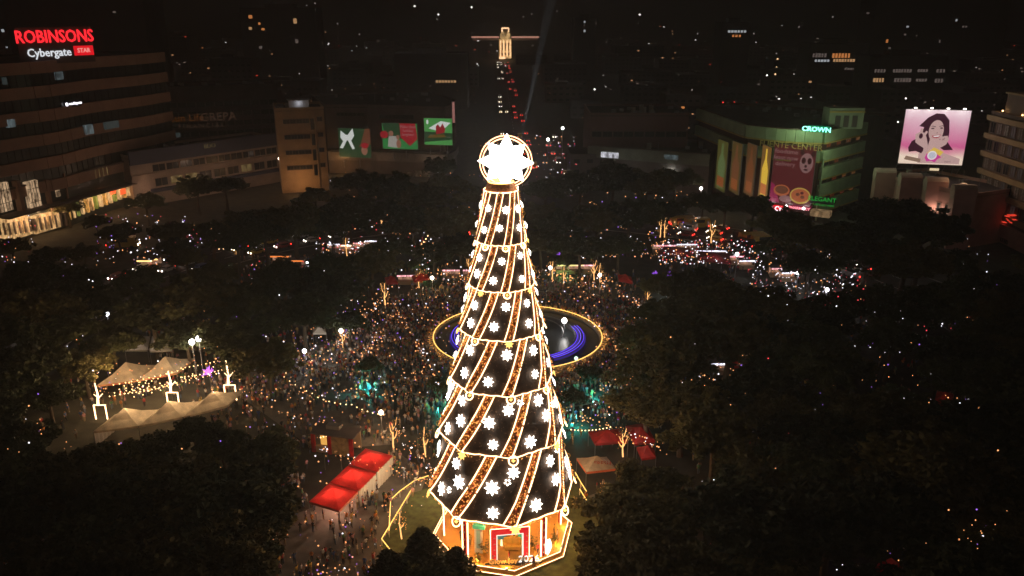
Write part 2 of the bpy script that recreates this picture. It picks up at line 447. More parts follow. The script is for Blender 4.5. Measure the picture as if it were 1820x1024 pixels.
for i in range(1, 7):
    ntb = NB
    for k in range(ntb):
        tb = BOT[i] + k * 45.0
        def tha(s, off=0.0):
            rr = RIMS[i - 1][0] * .9 + (RIMS[i][0] - RIMS[i - 1][0] * .9) * s
            hw = math.degrees((.2 + .06 * rr) / rr)
            return tb + DRK[i] * (1 - s) + off * hw
        NS = 7
        # garland band between two tubes
        b = MB(); vs = []
        for q in range(NS + 1):
            s = q / NS
            for o_ in (-1, -.33, .33, 1): vs.append(tier_pt(i, tha(s, o_), s, .05 + (.16 if abs(o_) < .5 else 0)))
        b.add(vs, [(q * 4 + c, q * 4 + c + 1, q * 4 + c + 5, q * 4 + c + 4) for q in range(NS) for c in range(3)])
        b.build('garland', M_garl, xt)
        b = MB()                              # tiny bulbs and baubles on the garland
        for q in range(30 + 13 * i):
            s = r3.uniform(.02, .97); p = tier_pt(i, tha(s, r3.uniform(-.7, .7)), s, .3); b.ball(p, r3.choice((.06, .08, .1)) * (.6 + .07 * i), r3.choice((0, 0, 0, 1)), lo=True)
        for q in range(1 + i // 2):
            s = r3.uniform(.1, .9); p = tier_pt(i, tha(s, r3.uniform(-.4, .4)), s, .34); rr = .2 + .03 * i
            b.tube([p + Vector((rr * math.cos(t), 0, rr * math.sin(t))) for t in [2 * PI * z / 8 for z in range(8)]], .05, 4, 2, closed=True)
        b.build('garland_baubles', [E_bulbs, E_bulbr, M_gold], xt, kind='stuff')
        for o_ in (-1, 1):                    # led tubes along both edges
            gap = r3.random() < .3; g0 = r3.uniform(.35, .6)
            seg = [(0.02, g0), (g0 + .03, .99)] if gap else [(0.02, .99)]
            for s0, s1 in seg:
                pts = [tier_pt(i, tha(s0 + (s1 - s0) * q / 6, o_), s0 + (s1 - s0) * q / 6, .12) for q in range(7)]
                MB().tube(pts, .036 + .0075 * i, 6).build('light_tube', E_tube, xt)
        # dark panel up to the next band
        b = MB(); vs = []; NC = 6
        for q in range(NS + 1):
            s = q / NS; a0, a1 = tha(s, 1), tha(s, -1) + 45
            for c in range(NC + 1): vs.append(tier_pt(i, a0 + (a1 - a0) * c / NC, s))
        b.add(vs, [(q * (NC + 1) + c, q * (NC + 1) + c + 1, (q + 1) * (NC + 1) + c + 1, (q + 1) * (NC + 1) + c) for q in range(NS) for c in range(NC)])
        b.build('panel', M_panel, xt)
        ns = (0, 2, 2, 2, 2, 3, 3)[i]
        for q in range(ns):                   # eight pointed led stars
            s, f = (((.3, .62), (.72, .36)) if ns == 2 else ((.2, .64), (.5, .28), (.8, .62)))[q]; f = f if k % 2 else 1 - f; s += r3.uniform(-.05, .05); f += r3.uniform(-.05, .05)
            a0, a1 = tha(s, 1), tha(s, -1) + 45; th = a0 + (a1 - a0) * f
            p = tier_pt(i, th, s, .3); rs = (.34 + .09 * RIMS[i][0]) * r3.uniform(.85, 1.1) * (.8 if i < 3 else .76)
            out = Vector((math.sin(R(th)), -math.cos(R(th)), .3)).normalized(); u = Vector((math.cos(R(th)), math.sin(R(th)), 0)); vv = out.cross(u) * -1
            t0 = r3.uniform(-.1, .1); pts = []
            for m in range(16):
                an = t0 + PI * m / 8; r_ = rs if m % 2 == 0 else rs * .58
                pts.append(p + u * (r_ * math.sin(an)) + vv * (r_ * math.cos(an)))
            b = MB(); b.add([p + out * .18, p - out * .05] + pts, [(0, 2 + m, 2 + (m + 1) % 16) for m in range(16)] + [(1, 2 + (m + 1) % 16, 2 + m) for m in range(16)])
            b.build('star_ornament', E_star, xt)
            if r3.random() < .25 and i > 3:      # small flower light
                b = MB(); c0 = p + u * rs * 1.9 - vv * .8
                for m in range(5): b.ball(c0 + u * (.3 * math.sin(m * 1.257)) + vv * (.3 * math.cos(m * 1.257)), .14, lo=True)
                b.build('flower_ornament', E_star, xt)
        # tiny stars on the mesh
    b = MB()
    for q in range(130 * i):
        s = r3.uniform(.05, .95); b.ball(tier_pt(i, r3.uniform(0, 360), s, .05), .035, lo=True)
    b.build('pin_lights', emi('pin_light', (1, .5, .28), .5, False), xt, kind='stuff')
    # rim light ring and hanging ornaments
    pts = [tier_pt(i, th, 1.0, .1) + Vector((0, 0, -.05 + .06 * math.sin(th * .8))) for th in range(0, 360, 5 if i < 6 else 5)]
    MB().tube(pts, .04 + .006 * i, 6, closed=True).build('rim_light', E_tube, xt)
    b = MB(); vs = []
    for th in range(0, 361, 5): vs += [tier_pt(i, th, 1.0, 0), tier_pt(i, th, .97, -.4) + Vector((0, 0, -.5))]
    b.add(vs, [(2 * q, 2 * q + 1, 2 * q + 3, 2 * q + 2) for q in range(72)]); b.build('skirt', M_garl, xt)
    b = MB()
    for q in range(40 + 18 * i):
        th = r3.uniform(0, 360); b.ball(tier_pt(i, th, 1.0, .05) + Vector((0, 0, -r3.uniform(.1, .6))), .05 + .006 * i, lo=True)
    b.build('fringe_lights', emi('fringe_bulb', (1, .5, .13), 1.3, False), xt, kind='stuff')
    for k in range(8):
        th = ROT + 45 * k; p = tier_pt(i, th, 1.0, .2) + Vector((0, 0, -.35)); rs = .3 + .05 * i
        u = Vector((math.cos(R(th)), math.sin(R(th)), 0)); out = Vector((math.sin(R(th)), -math.cos(R(th)), .5)).normalized(); vv = out.cross(u) * -1
        if (k + i) % 3:
            b = MB(); b.tube([p + u * rs * math.sin(a) + vv * rs * math.cos(a) for a in [2 * PI * z / 12 for z in range(12)]], .09, 5, 0, closed=True)
            b.ball(p, rs * .45, 1, lo=True); b.build('ring_ornament', [E_tube, E_gold], xt)
        else:
            b = MB(); pts = [p + u * (rs * (1.2 if m % 2 == 0 else .7) * math.sin(PI * m / 8)) + vv * (rs * (1.2 if m % 2 == 0 else .7) * math.cos(PI * m / 8)) for m in range(16)]
            b.add([p + out * .2, p - out * .1] + pts, [(0, 2 + m, 2 + (m + 1) % 16) for m in range(16)] + [(1, 2 + (m + 1) % 16, 2 + m) for m in range(16)])
            b.build('gold_star', E_gold, xt)
# neck and top ring
(r0_, z0_) = RIMS[0]
b = MB(); b.tube([TC + Vector((0, 0, z0_ - .1)), TC + Vector((0, 0, z0_ + .9))], [r0_, r0_ * .8], 24); b.build('neck', M_garl, xt)
MB().tube(circle(TC, r0_ + .1, 32, z0_), .07, 6, closed=True).build('rim_light', E_tube, xt)
MB().tube(circle(TC, r0_ * .8, 32, z0_ + .9), .05, 6, closed=True).build('rim_light', E_gold, xt)
# top star
SR = 47 / ppm(TD, 48.5); sz = V(899, 288, TD - .2); SCn = Vector((sz.x, TD - .2, sz.z))
MB().tube([TC + Vector((0, 0, z0_)), SCn + Vector((0, .3, 0))], .14, 8).build('mast', M_metal, xt)
b = MB(); pts = []
for m in range(16):
    r_ = (SR * (1.06 if (m % 4 == 0) else .98)) if m % 2 == 0 else SR * .64
    an = PI * m / 8 + .04; pts.append(SCn + Vector((r_ * math.sin(an), 0, r_ * math.cos(an))))
b.add([SCn + Vector((0, -.5, 0)), SCn + Vector((0, .5, 0))] + pts, [(0, 2 + (m + 1) % 16, 2 + m) for m in range(16)] + [(1, 2 + m, 2 + (m + 1) % 16) for m in range(16)])
b.build('top_star', E_top, xt)
for q in (.985, .88):
    MB().tube([SCn + Vector((SR * q * math.sin(a), .1, SR * q * math.cos(a))) for a in [2 * PI * z / 64 for z in range(64)]], .06, 6, closed=True).build('star_ring', E_ring, xt)

# ------------------------------------------------------------------ platform under the tree
def octp(r, z, rot=ROT, c=TC): return [(c.x + r * math.sin(R(rot + 45 * k)), c.y - r * math.cos(R(rot + 45 * k)), z) for k in range(8)]
pf = empty('tree_platform', TC, 'octagonal orange lit stage with glowing edges under the christmas tree', 'stage')
MB().prism([p[:2] for p in octp(9.3, 0)], 0, .35).build('lower_step', M_ofloor, pf)
MB().prism([p[:2] for p in octp(8.8, 0)], .353, .8).build('floor', M_ofloor, pf)
for r_, z in ((9.32, .36), (8.82, .81)):
    P = octp(r_, z)
    for k in range(8): MB().tube([P[k], P[(k + 1) % 8]], .045, 6).build('edge_light', E_tube, pf)
MB().tube([TC + Vector((0, 0, .8)), TC + Vector((0, 0, RIMS[5][1]))], [.9, .5], 12).build('core_mast', M_metal, pf)
lm = 0
for k in range(8):
    th = ROT + 22.5 + 45 * k; p = TC + Vector((6.6 * math.sin(R(th)), -6.6 * math.cos(R(th)), 6.1))
    lt = empty('hanging_lamp', p, f'round warm lamp under the cone rim', 'lamp', 'warm lamps under the tree canopy')
    MB().ball((0, 0, 0), .22).build('bulb', E_bulb, lt, world=False)
    MB().tube([(0, 0, .2), (0, 0, 1.2)], .02, 4).build('cord', M_wire, lt, world=False)
    lamp('hanging_lamp_light', (0, 0, -.4), (1, .42, .1), 1000, lt, .3, world=False)
# entrance columns: two white tubes with red and white strip between
for k, th in enumerate((-36, 42, 98, -80, 132, -125, 180)):
    p = TC + Vector((7.6 * math.sin(R(th)), -7.6 * math.cos(R(th)), .8))
    c = empty('lit_column', p, ('red and white column between two glowing tubes left of the entrance arch', 'red and white column between two glowing tubes right of the entrance arch',
              'striped lit column at the right edge of the stage', 'striped lit column at the left edge of the stage', 'striped lit column behind at the right of the tree', 'striped lit column behind at the left of the tree', 'striped lit column at the back of the stage')[k], 'column', rz=R(th))
    MB().box((0, 0, 2.6), (.42, .3, 5.2)).build('shaft', M_red, c, world=False)
    for q in range(5): MB().box((0, -.17, .6 + q * 1.05), (.43, .04, .22), .5).build('stripe', M_white, c, world=False)
    for s in (-1, 1): MB().tube([(s * .42, -.05, .02), (s * .42, -.05, 5.2)], .1, 6).build('light_tube', E_tube, c, world=False)
for k, th in enumerate((-52, -22, 4, 33, 62, 90)):
    p = TC + Vector((8.6 * math.sin(R(th)), -8.6 * math.cos(R(th)), .8))
    fl_ = empty('stage_flood', p, 'small warm flood light on the stage floor, ' + ('left corner', 'left of the arch', 'in front of the arch', 'right of the arch', 'right corner', 'far right edge')[k], 'lamp')
    MB().box((0, 0, .15), (.35, .25, .3), R(th)).build('housing', M_metal, fl_, world=False); MB().box((-.13 * math.sin(R(th)), .13 * math.cos(R(th)), .2), (.28, .04, .2), R(th)).build('lens', E_bulb, fl_, world=False)
    lamp('stage_flood_light', (-.5 * math.sin(R(th)), .5 * math.cos(R(th)), .7), (1, .56, .16), 170, fl_, .15, world=False)
# entrance arch
ap = U(906, 991, .8); ap.z = .8
ar = empty('entrance_arch', ap, 'red square entrance arch with white inner frame at the front of the tree stage', 'arch', rz=R(8))
for s in (-1, 1):
    MB().box((s * 2.0, 0, 1.8), (.66, .5, 3.6)).build('leg', emi('red_arch_glow', (.9, .015, .025), .75), ar, world=False)  # red and white arch faces given their own glow to look brightly lit
    MB().box((s * 1.61, -.02, 1.75), (.12, .56, 3.5)).build('inner_frame', emi('glowing_white_frame', (1, .9, .8), 1.1), ar, world=False)
    MB().tube([(s * 2.4, -.2, 0), (s * 2.4, -.2, 4.4)], .05, 6).build('light_tube', E_tube, ar, world=False)
    for q in range(4): MB().box((s * 2.0 + .08, -.262, .6 + q * .85), (.22, .02, .16), 0).build('gift_motif', mat('pink_motif', (.8, .35, .3), .6, .05), ar, world=False)
MB().box((0, 0, 4.0), (4.66, .5, .8)).build('beam', MATS['red_arch_glow'], ar, world=False)
MB().box((0, -.02, 3.54), (3.3, .54, .1)).build('inner_frame', emi('glowing_white_frame', (1, .9, .8), 1.1), ar, world=False)
MB().tube([(-2.35, -.2, 4.42), (2.35, -.2, 4.42)], .05, 6).build('light_tube', E_tube, ar, world=False)
# backdrop, throne, teal discs behind the arch
p = ap + Vector((.3, 2.6, 0))
bd = empty('photo_backdrop', p, 'golden backdrop with curved canopy behind the red arch', 'backdrop')
MB().box((0, .1, 2.3), (4.6, .2, 4.6)).build('board', mat('gold_board', (.7, .38, .06), .6, .2, 1.5), bd, world=False)
for s in (-1, 1):
    MB().tube([(s * 2.1, -.1, 3.0), (s * 1.2, -.15, 3.9), (0, -.15, 4.3)], .12, 6).build('swag', M_gold, bd, world=False)
    MB().tube([(s * 1.35, -.2, 0), (s * 1.35, -.2, .9)], [.16, .1], 8).build('candle', emi('candle_glow', (1, .85, .5), 1.6), bd, world=False)
for k in range(4): MB().box((-.9 + .6 * k, -.12, 3.0), (.3, .1, 1.1)).build('drape', (M_white, M_gold)[k % 2], bd, world=False)
for s, cl in ((-1, (.05, .3, .6)), (1, (.05, .5, .5))):
    d = MB(); q = [(.75 * math.sin(a), 0, .75 * math.cos(a)) for a in [2 * PI * z / 20 for z in range(20)]]
    d.add([(x, -.06, z) for x, _, z in q] + [(x, .06, z) for x, _, z in q], [tuple(range(20)), tuple(range(20, 40))[::-1]] + [(z, 20 + z, 20 + (z + 1) % 20, (z + 1) % 20) for z in range(20)])
    o = d.build('disc', mat('blue_paint' if s < 0 else 'teal_paint', cl, .5, .1)); o.location = p + Vector((s * 1.45, -.55, 1.9))
    tag(o, 'round blue disc prop on the left inside the arch' if s < 0 else 'round teal disc prop on the right inside the arch', 'prop')
th = empty('gold_throne', p + Vector((0, -1.0, 0)), 'wide golden throne seat in the middle of the arch', 'throne')
MB().box((0, 0, .45), (1.9, .8, .5)).build('seat', M_gold, th, world=False)
bk = MB(); bk.add([(x, y, z) for y in (.3, .45) for x, z in ((-1, .5), (1, .5), (1.05, 1.5), (.6, 1.7), (.3, 1.55), (0, 1.95), (-.3, 1.55), (-.6, 1.7), (-1.05, 1.5))],
                  [tuple(range(9)), tuple(range(9, 18))[::-1]] + [(i, 9 + i, 9 + (i + 1) % 9, (i + 1) % 9) for i in range(9)]); bk.build('backrest', M_gold, th, world=False)
for s in (-1, 1):
    MB().box((s * 1.0, -.05, .75), (.18, .75, .16)).build('armrest', M_gold, th, world=False)
    for y in (-.32, .3): MB().box((s * .85, y, .1), (.12, .12, .2)).build('leg', M_gold, th, world=False)
p = TC + Vector((-2.9, -5.2, .8))
pn = empty('photo_panel', p, 'tall white and pale blue panel standing left of the red arch', 'panel', rz=R(-12))
MB().box((0, 0, 1.9), (1.0, .15, 3.8)).build('board', M_white, pn, world=False)
MB().box((.1, -.1, 3.9), (1.5, .5, .5)).build('teal_cap', MATS['teal_paint'], pn, world=False)
MB().box((0, -.09, 2.0), (.5, .03, 2.6)).build('blue_strip', mat('pale_blue', (.3, .55, .65), .6, .05), pn, world=False)
# standing letters
p = U(906, 1004, .8)
lo = empty('letter_row', p, 'row of small orange standing letters reading Glow Joy in front of the arch', 'letters')
letters('lettering', 'joy', emi('orange_letters', (1, .42, .08), .9), p + Vector((-.8, 0, .5)), 1.05, R(5), lo)
MB().box((-.8, .1, .04), (4.4, .25, .08)).build('base_strip', M_wire, lo, world=False)
p = U(940, 1001, .8)
lo = empty('year_letters', p, 'white standing numerals 2026 at the right foot of the arch', 'letters')
letters('lettering', 'y26', emi('white_letters', (1, .97, .92), 1.3), p + Vector((0, 0, .62)), 1.3, R(5), lo)
MB().box((0, .1, .04), (2.8, .3, .08)).build('base_strip', M_wire, lo, world=False)
# leaf shaped lantern
p = U(973, 990, .8)
lf = empty('leaf_lantern', p, 'upright white glowing leaf shaped lantern at the right of the stage', 'lantern')
q = [(0, 0), (.28, .5), (.52, 1.3), (.45, 1.9), (.25, 2.4), (-.1, 2.2), (-.35, 1.5), (-.3, .7)]
b = MB(); b.add([(x, -.08, z + .25) for x, z in q] + [(x, .08, z + .25) for x, z in q], [tuple(range(8)), tuple(range(8, 16))[::-1]] + [(i, 8 + i, 8 + (i + 1) % 8, (i + 1) % 8) for i in range(8)])
b.build('blade', emi('leaf_glow', (1, .95, .8), 2.2), lf, world=False); MB().tube([(0, 0, 0), (0, 0, .3)], .05, 6).build('stem', M_gold, lf, world=False)
# potted plants beside the arch and at the rim of the stage
def plant_pot(x, y, z, hgt, label):
    e = empty('potted_plant', (x, y, z), label, 'plant')
    MB().tube([(0, 0, 0), (0, 0, .45)], [.24, .32], 10).build('pot', M_gold, e, world=False)
    b = MB(); rr = random.Random(int(x * 100) % 97)
    for k in range(46):
        a = rr.uniform(0, 6.28); t = rr.uniform(.2, 1); el = rr.uniform(.2, 1.4); L = hgt * t
        c = Vector((math.cos(a) * math.cos(el) * L * .6, math.sin(a) * math.cos(el) * L * .6, .45 + math.sin(el) * L)); s = .22
        u = Vector((math.cos(a), math.sin(a), rr.uniform(-.4, .4))) * s; v = Vector((-math.sin(a), math.cos(a), rr.uniform(-.5, .5))) * s * .5
        b.quad(c - u, c + v, c + u, c - v)
    b.build('foliage', M_leaf2, e, world=False, kind='stuff')
    return e
for k, (px, py) in enumerate(((945, 975), (862, 985), (985, 965), (815, 935), (850, 1000))):
    q = U(px, py, .8); plant_pot(q.x, q.y, .8, 1.6 if k < 2 else 1.0, ('leafy potted plant at the right leg of the red arch', 'leafy potted plant at the left leg of the red arch', 'small potted plant by the leaf lantern', 'small potted plant near the left stage corner', 'small potted plant left of the orange letters')[k])
# lawn and garland railing round the stage
b = MB(); P = octp(15.8, .016); b.add(P, [tuple(range(8))]); tag(b.build('stage_lawn', M_grass), kind='structure')
def railing(pts, label, hgt=1.0):
    e = empty('garland_railing', pts[0], label, 'railing', 'garland railings round the tree lawn')
    for a, c in zip(pts[:-1], pts[1:]):
        MB().tube([a + Vector((0, 0, hgt)), c + Vector((0, 0, hgt))], .06, 5).build('light_rope', E_gold, e)
        n = max(1, int((c - a).length / 2))
        for k in range(n): q = a.lerp(c, k / n); MB().box(q + Vector((0, 0, hgt / 2)), (.1, .1, hgt)).build('post', M_white, e)
        b = MB()
        for k in range(int((c - a).length * 4)):
            q = a.lerp(c, rnd.random()); b.ball(q + Vector((0, 0, hgt - rnd.uniform(.0, .5))), .05, lo=True)
        b.build('hanging_bulbs', E_bulbs, e, kind='stuff')
def oc(r, ks): return [Vector(octp(r, 0.016)[k % 8]) for k in ks]
railing(oc(15.6, (0 - 1, -2, -3)), 'railing wound with golden lights left of the tree, lawn side')
railing([U(692, 955), U(695, 899), U(711, 884), U(737, 865), U(762, 856)], 'railing wound with golden lights left of the tree, crowd side')
railing([U(1022, 850), U(1032, 868), U(1042, 884)], 'short railing wound with golden lights right of the tree, upper piece')
railing([U(1030, 880), U(1042, 900)], 'short railing wound with golden lights right of the tree, lower piece')

# ================================================================== FOUNTAIN
fo = empty('fountain', FC, 'large round fountain pool ringed with golden lights behind the tree', 'fountain')
def ringwall(c, r0, r1, z0, z1, n=72):
    b = MB()
    for i in range(n):
        a, d = 2 * PI * i / n, 2 * PI * (i + 1) / n
        b.prism([(c.x + q * math.sin(t), c.y - q * math.cos(t)) for q, t in ((r0, a), (r1, a), (r1, d), (r0, d))], z0, z1)
    return b
ringwall(FC, FR - .6, FR, .012, .9).build('pool_wall', M_conc, fo)
b = MB(); b.add([(FC.x, FC.y, .45)] + circle(FC, FR - .62, 72, .45), [(0, i + 1, (i + 1) % 72 + 1) for i in range(72)])
b.build('water', mat('dark_pool_water', (.03, .035, .04), .35, .2, 1.5, bump=.15), fo)
MB().tube(circle(FC, FR - .1, 96, 1.35), .09, 5, closed=True).build('rail_light', emi('golden_rail', (1, .55, .13), 2.4), fo)
for k in range(48):
    t = 2 * PI * k / 48; MB().box((FC.x + (FR - .1) * math.sin(t), FC.y - (FR - .1) * math.cos(t), 1.12), (.08, .08, .45)).build('rail_post', M_gold, fo)
b = MB()
for k in range(1000):
    t = rnd.uniform(0, 2 * PI); r_ = FR + rnd.uniform(-.3, 1.1); b.ball((FC.x + r_ * math.sin(t), FC.y - r_ * math.cos(t), rnd.uniform(.1, 1.5)), .075, lo=True)
b.build('rail_bulbs', E_bulbs, fo, kind='stuff')
R2 = FR * .79
ringwall(FC, R2 - 1.8, R2, .46, 1.2).build('inner_basin', mat('dark_basin', (.07, .07, .075), .5, .2, .6), fo)
for q, (dr, z, mt, rr) in enumerate(((-1.5, 1.3, E_blue, .06), (-.8, 1.3, emi('blue_led_bright', (.2, .13, .9), 1.5), .07), (-.2, 1.28, E_blue, .06), (.12, .9, emi('deep_blue_spill', (.05, .02, .5), .7), .1), (-1.2, 1.28, emi('blue_glow', (.07, .03, .45), .5), .12))):  # stacked dim tubes imitate blue light spilling over the basin
    for a0, a1 in ((30, 112), (-112, -45)):
        MB().tube(circle(FC, R2 + dr, 30, z, R(a0), R(a1)), rr, 5).build('blue_light_line', mt, fo)
for rr, z in ((R2 * .86, 1.6), (R2 * .68, 2.0)):
    MB().tube(circle(FC, rr, 40, z, R(70), R(175)), .09, 5).build('water_pipe', M_metal, fo)
ringwall(FC, 2.6, 3.2, .46, 2.2, 24).build('centre_bowl', M_conc, fo)
MB().tube([FC + Vector((0, 0, .45)), FC + Vector((0, 0, 4.5))], [.9, .3], 12).build('centre_column', M_conc, fo)
def spot_ball(px, py, h, r, mt, label, power=0, col=(1, .95, .9), name='flood_lamp', pole=True, cat='lamp', group=None):
    p = U(px, py, h); e = empty(name, (p.x, p.y, 0), label, cat, group)
    if pole: MB().tube([(p.x, p.y, 0), (p.x, p.y, h - r)], [.11, .06], 6).build('pole', M_metal, e)
    MB().ball(p, r).build('lamp_globe', mt, e)
    if power: lamp(name + '_light', (p.x, p.y, h - r * 1.6), col, power, e, r)
    return e
spot_ball(1003, 570, 3.5, .6, E_wht, 'bright white globe lamp standing in the fountain pool', 300)
spot_ball(1024, 637, 1.2, .4, emi('greenish_flood', (.7, 1, .75), 1.6), 'pale green flood lamp at the front of the fountain pool', 30, (.6, 1, .7), pole=False)

# ================================================================== BUILDINGS
def nrm(p0, p1):
    d = (Vector(p1) - Vector(p0)); d.z = 0; L = d.length; d /= L
    return d, Vector((d.y, -d.x, 0)), L, math.atan2(d.y, d.x)
def back(pts, depth):                        # footprint: front polyline + a back edge pushed away from the camera
    pts = [Vector((p[0], p[1], 0)) for p in pts]
    d, n, L, a = nrm(pts[0], pts[-1])
    return [p[:2] for p in pts] + [(pts[-1] - n * depth)[:2], (pts[0] - n * depth)[:2]]
def building(name, label, front, h, depth, wall, cat='building', group=None, roof=True, par=.9):
    P = back(front, depth); e = empty(name, (P[0][0], P[0][1], 0), label, cat, group)
    e_poly = P
    MB().prism(P, 0, h, top=False).build('wall', wall, e)
    c = Vector((sum(p[0] for p in P) / len(P), sum(p[1] for p in P) / len(P)))
    if roof:
        MB().prism(P, h - .4, h - .02).build('roof', M_roof, e)
        b = MB(); n = len(P)
        for i in range(n):
            a, d = Vector(P[i]), Vector(P[(i + 1) % n]); u = (d - a)
            if u.length < .01: continue
            u = u.normalized(); nn = Vector((u.y, -u.x)) * .12
            b.prism([(a + nn)[:], (d + nn)[:], (d - nn * 2)[:], (a - nn * 2)[:]], h - .01, h + par)
        b.build('parapet', wall, e)
        ru = random.Random(len(label)); nf = len(front); F0, F1, B1, B0 = [Vector(P[i]) for i in (0, nf - 1, nf, nf + 1)]
        for k in range(14):
            u, v = ru.uniform(.06, .94), ru.uniform(.12, .8); q = F0.lerp(F1, u).lerp(B0.lerp(B1, u), v); t = ru.random()
            if t < .6: MB().box((q.x, q.y, h + .55), (ru.uniform(1, 2.2), ru.uniform(.8, 1.6), 1.1), ru.uniform(0, .4)).build('air_unit', M_metal, e)
            elif t < .8: MB().tube([(q.x, q.y, h), (q.x, q.y, h + 2.2)], .9, 10).build('water_tank', M_conc, e)
            else: MB().tube([(q.x, q.y, h), (q.x, q.y, h + ru.uniform(2, 4))], .07, 4).build('antenna', M_metal, e)
    return e
WINM = {}
def windows(e, p0, p1, z0, fl, nf, nb, ww, wh, frame=None, lit=None, litm=None, rr=None, m0=.5, skip=0, pane=None):
    d, n, L, a = nrm(p0, p1); frame = frame or M_conc; pane = pane or M_glass; rr = rr or rnd
    key = (round(ww, 2), round(wh, 2), frame.name)
    if key not in WINM:
        b = MB()
        for x, z, sx, sz in ((0, wh / 2, ww, .14), (0, -wh / 2, ww, .14), (-ww / 2, 0, .12, wh + .14), (ww / 2, 0, .12, wh + .14), (0, 0, .07, wh - .14)): b.box((x, -.06, z), (sx if sx != ww else ww - .12, .22, sz))
        WINM[key] = b.mesh('window', frame)
    for f in range(nf):
        for k in range(nb):
            if skip and rr.random() < skip: continue
            t = m0 + (L - 2 * m0) * (k + .5) / nb; p = Vector(p0) + d * t; z = z0 + fl * f
            wo = put('window', WINM[key], e, Vector((p.x, p.y, z)) + n * .03 - wloc(e), a)
            pm = pane
            if lit and rr.random() < lit: pm = rr.choice(litm)
            pk = (key, pm.name)
            if pk not in WINM: WINM[pk] = MB().quad((-ww / 2, .0, -wh / 2), (ww / 2, .0, -wh / 2), (ww / 2, .0, wh / 2), (-ww / 2, .0, wh / 2)).mesh('pane', pm)
            put('pane', WINM[pk], wo, (0, -.02, 0))
def band(e, pts, z0, z1, out, mt, name='spandrel'):
    """a floor band projecting from the front polyline"""
    b = MB()
    for a, c in zip(pts[:-1], pts[1:]):
        d, n, L, an = nrm(a, c); A, C = Vector(a), Vector(c); A.z = C.z = 0
        b.prism([(A + n * out)[:2], (C + n * out)[:2], (C + n * .01)[:2], (A + n * .01)[:2]], z0, z1, bottom=True)
    b.build(name, mt, e)
def lit_quad(e, p0, d, n, t0, t1, z0, z1, mt, name='lit_window', out=.08):
    a = Vector(p0) + d * t0 + n * out; c = Vector(p0) + d * t1 + n * out; a.z = c.z = 0
    MB().prism([a[:2], c[:2], (c - n * (out - .01))[:2], (a - n * (out - .01))[:2]], z0, z1, bottom=True).build(name, mt, e)
def on_face(e, px0, py0, px1, py1, p0, p1, mt, name, out=.1):
    """lit opening on the facade p0-p1 whose picture corners are given"""
    d, n, L, a = nrm(p0, p1); q = Vector(p0); q.z = 0
    def hit(px, py):
        r_ = ray(px, py); t = (q - Vector((0, 0, H))).dot(n) / r_.dot(n) if abs(r_.dot(n)) > 1e-6 else 1
        pt = Vector((0, 0, H)) + r_ * t; return (pt - q).dot(d), pt.z
    t0, z1 = hit(px0, py0); t1, z0 = hit(px1, py1)
    lit_quad(e, q, d, n, min(t0, t1), max(t0, t1), min(z0, z1), max(z0, z1), mt, name, out)
    return q + d * ((t0 + t1) / 2) + n * out + Vector((0, 0, (z0 + z1) / 2)), a, abs(t1 - t0), abs(z1 - z0), n

# ---- 1 office tower on the left with sweeping floor bands
A0 = U(-220, 128, 50); C0 = U(14, 112, 50); E0 = U(290, 92, 50)
A0.z = C0.z = E0.z = 0
bulge = []
for k in range(13):
    t = k / 12; p = C0.lerp(E0, t); d, n, L, a = nrm(C0, E0); bulge.append(p + n * (1.6 * math.sin(t * PI * 3.2) * (1 - t * .6)))
front = [A0, (A0 + C0) / 2 + Vector((0, -1.5, 0))] + bulge
of = building('office_tower', 'tall office tower at the left edge with sweeping beige floor bands and a rooftop sign', front, 49, 40, mat('tower_glass', (.035, .045, .045), .3, .25, .3))
for k in range(6):
    z = 46.6 - 6.9 * k; band(of, front, z, z + 3.3, .9, mat('beige_cladding', (.4, .25, .18), .85, .12, .2))
    for q in range(3):
        MB().tube([Vector((p.x, p.y, z - 1.1 * (q + .8))) + Vector((0, -.12, 0)) for p in front], .06, 4).build('mullion_rail', M_wire, of)
for k in range(0, 13):                        # vertical mullions between bands, joined per floor
    pass
rr5 = random.Random(5)
for z in [46.6 - 6.9 * k for k in range(1, 6)]:
    b = MB()
    for a, c in zip(front[:-1], front[1:]):
        m = int((Vector(c) - Vector(a)).length / 2.2)
        d, n, L, an = nrm(a, c)
        for q in range(m):
            p = Vector(a).lerp(Vector(c), (q + .5) / m) + n * .1; b.box((p.x, p.y, z + 5.1), (.12, .12, 3.5), an)
    b.build('mullion_row', M_wire, of, kind='stuff')
for x0, y0, x1, y1, mt in ((84, 129, 109, 141, E_winb), (8, 213, 24, 225, E_winb), (146, 223, 163, 237, E_winb), (183, 218, 208, 226, emi('dim_blue_window', (.3, .4, .4), .07)), (2, 138, 9, 150, MATS['dim_blue_window']), (75, 208, 100, 214, MATS['dim_blue_window'])):
    on_face(of, x0, y0, x1, y1, C0, E0, mt, 'lit_window', 1.0)
# ground storeys: piers, tall lit windows, arcade
E_hall = lit_glass('lobby_glass', (1, .66, .38), .8, .9)
for x0, y0, x1, y1, mt in ((40, 324, 70, 371, E_hall), (-14, 328, 18, 372, E_hall), (89, 320, 102, 348, E_hall)):
    p, a, ww, hh, n = on_face(of, x0, y0, x1, y1, C0, E0, mt, 'lobby_window', 1.3)
    for q in (-.25, 0, .25):
        c = p + Vector((math.cos(a), math.sin(a), 0)) * ww * q; MB().box(c + n * .06, (.12, .1, hh), a).build('glazing_bar', M_wire, of)
    for q in (-.2, .25): MB().box(p + n * .07 + Vector((0, 0, hh * q)), (ww, .1, .12), a).build('glazing_bar', M_wire, of)
for k in range(11):
    x = 118 + k * 7; y = 312 - k * 1.9
    on_face(of, x, y, x + 3, y + 18, C0, E0, lit_glass('tinted_lit_window', (.7, .5, .2), .22, 1.5), 'gallery_window', .4)
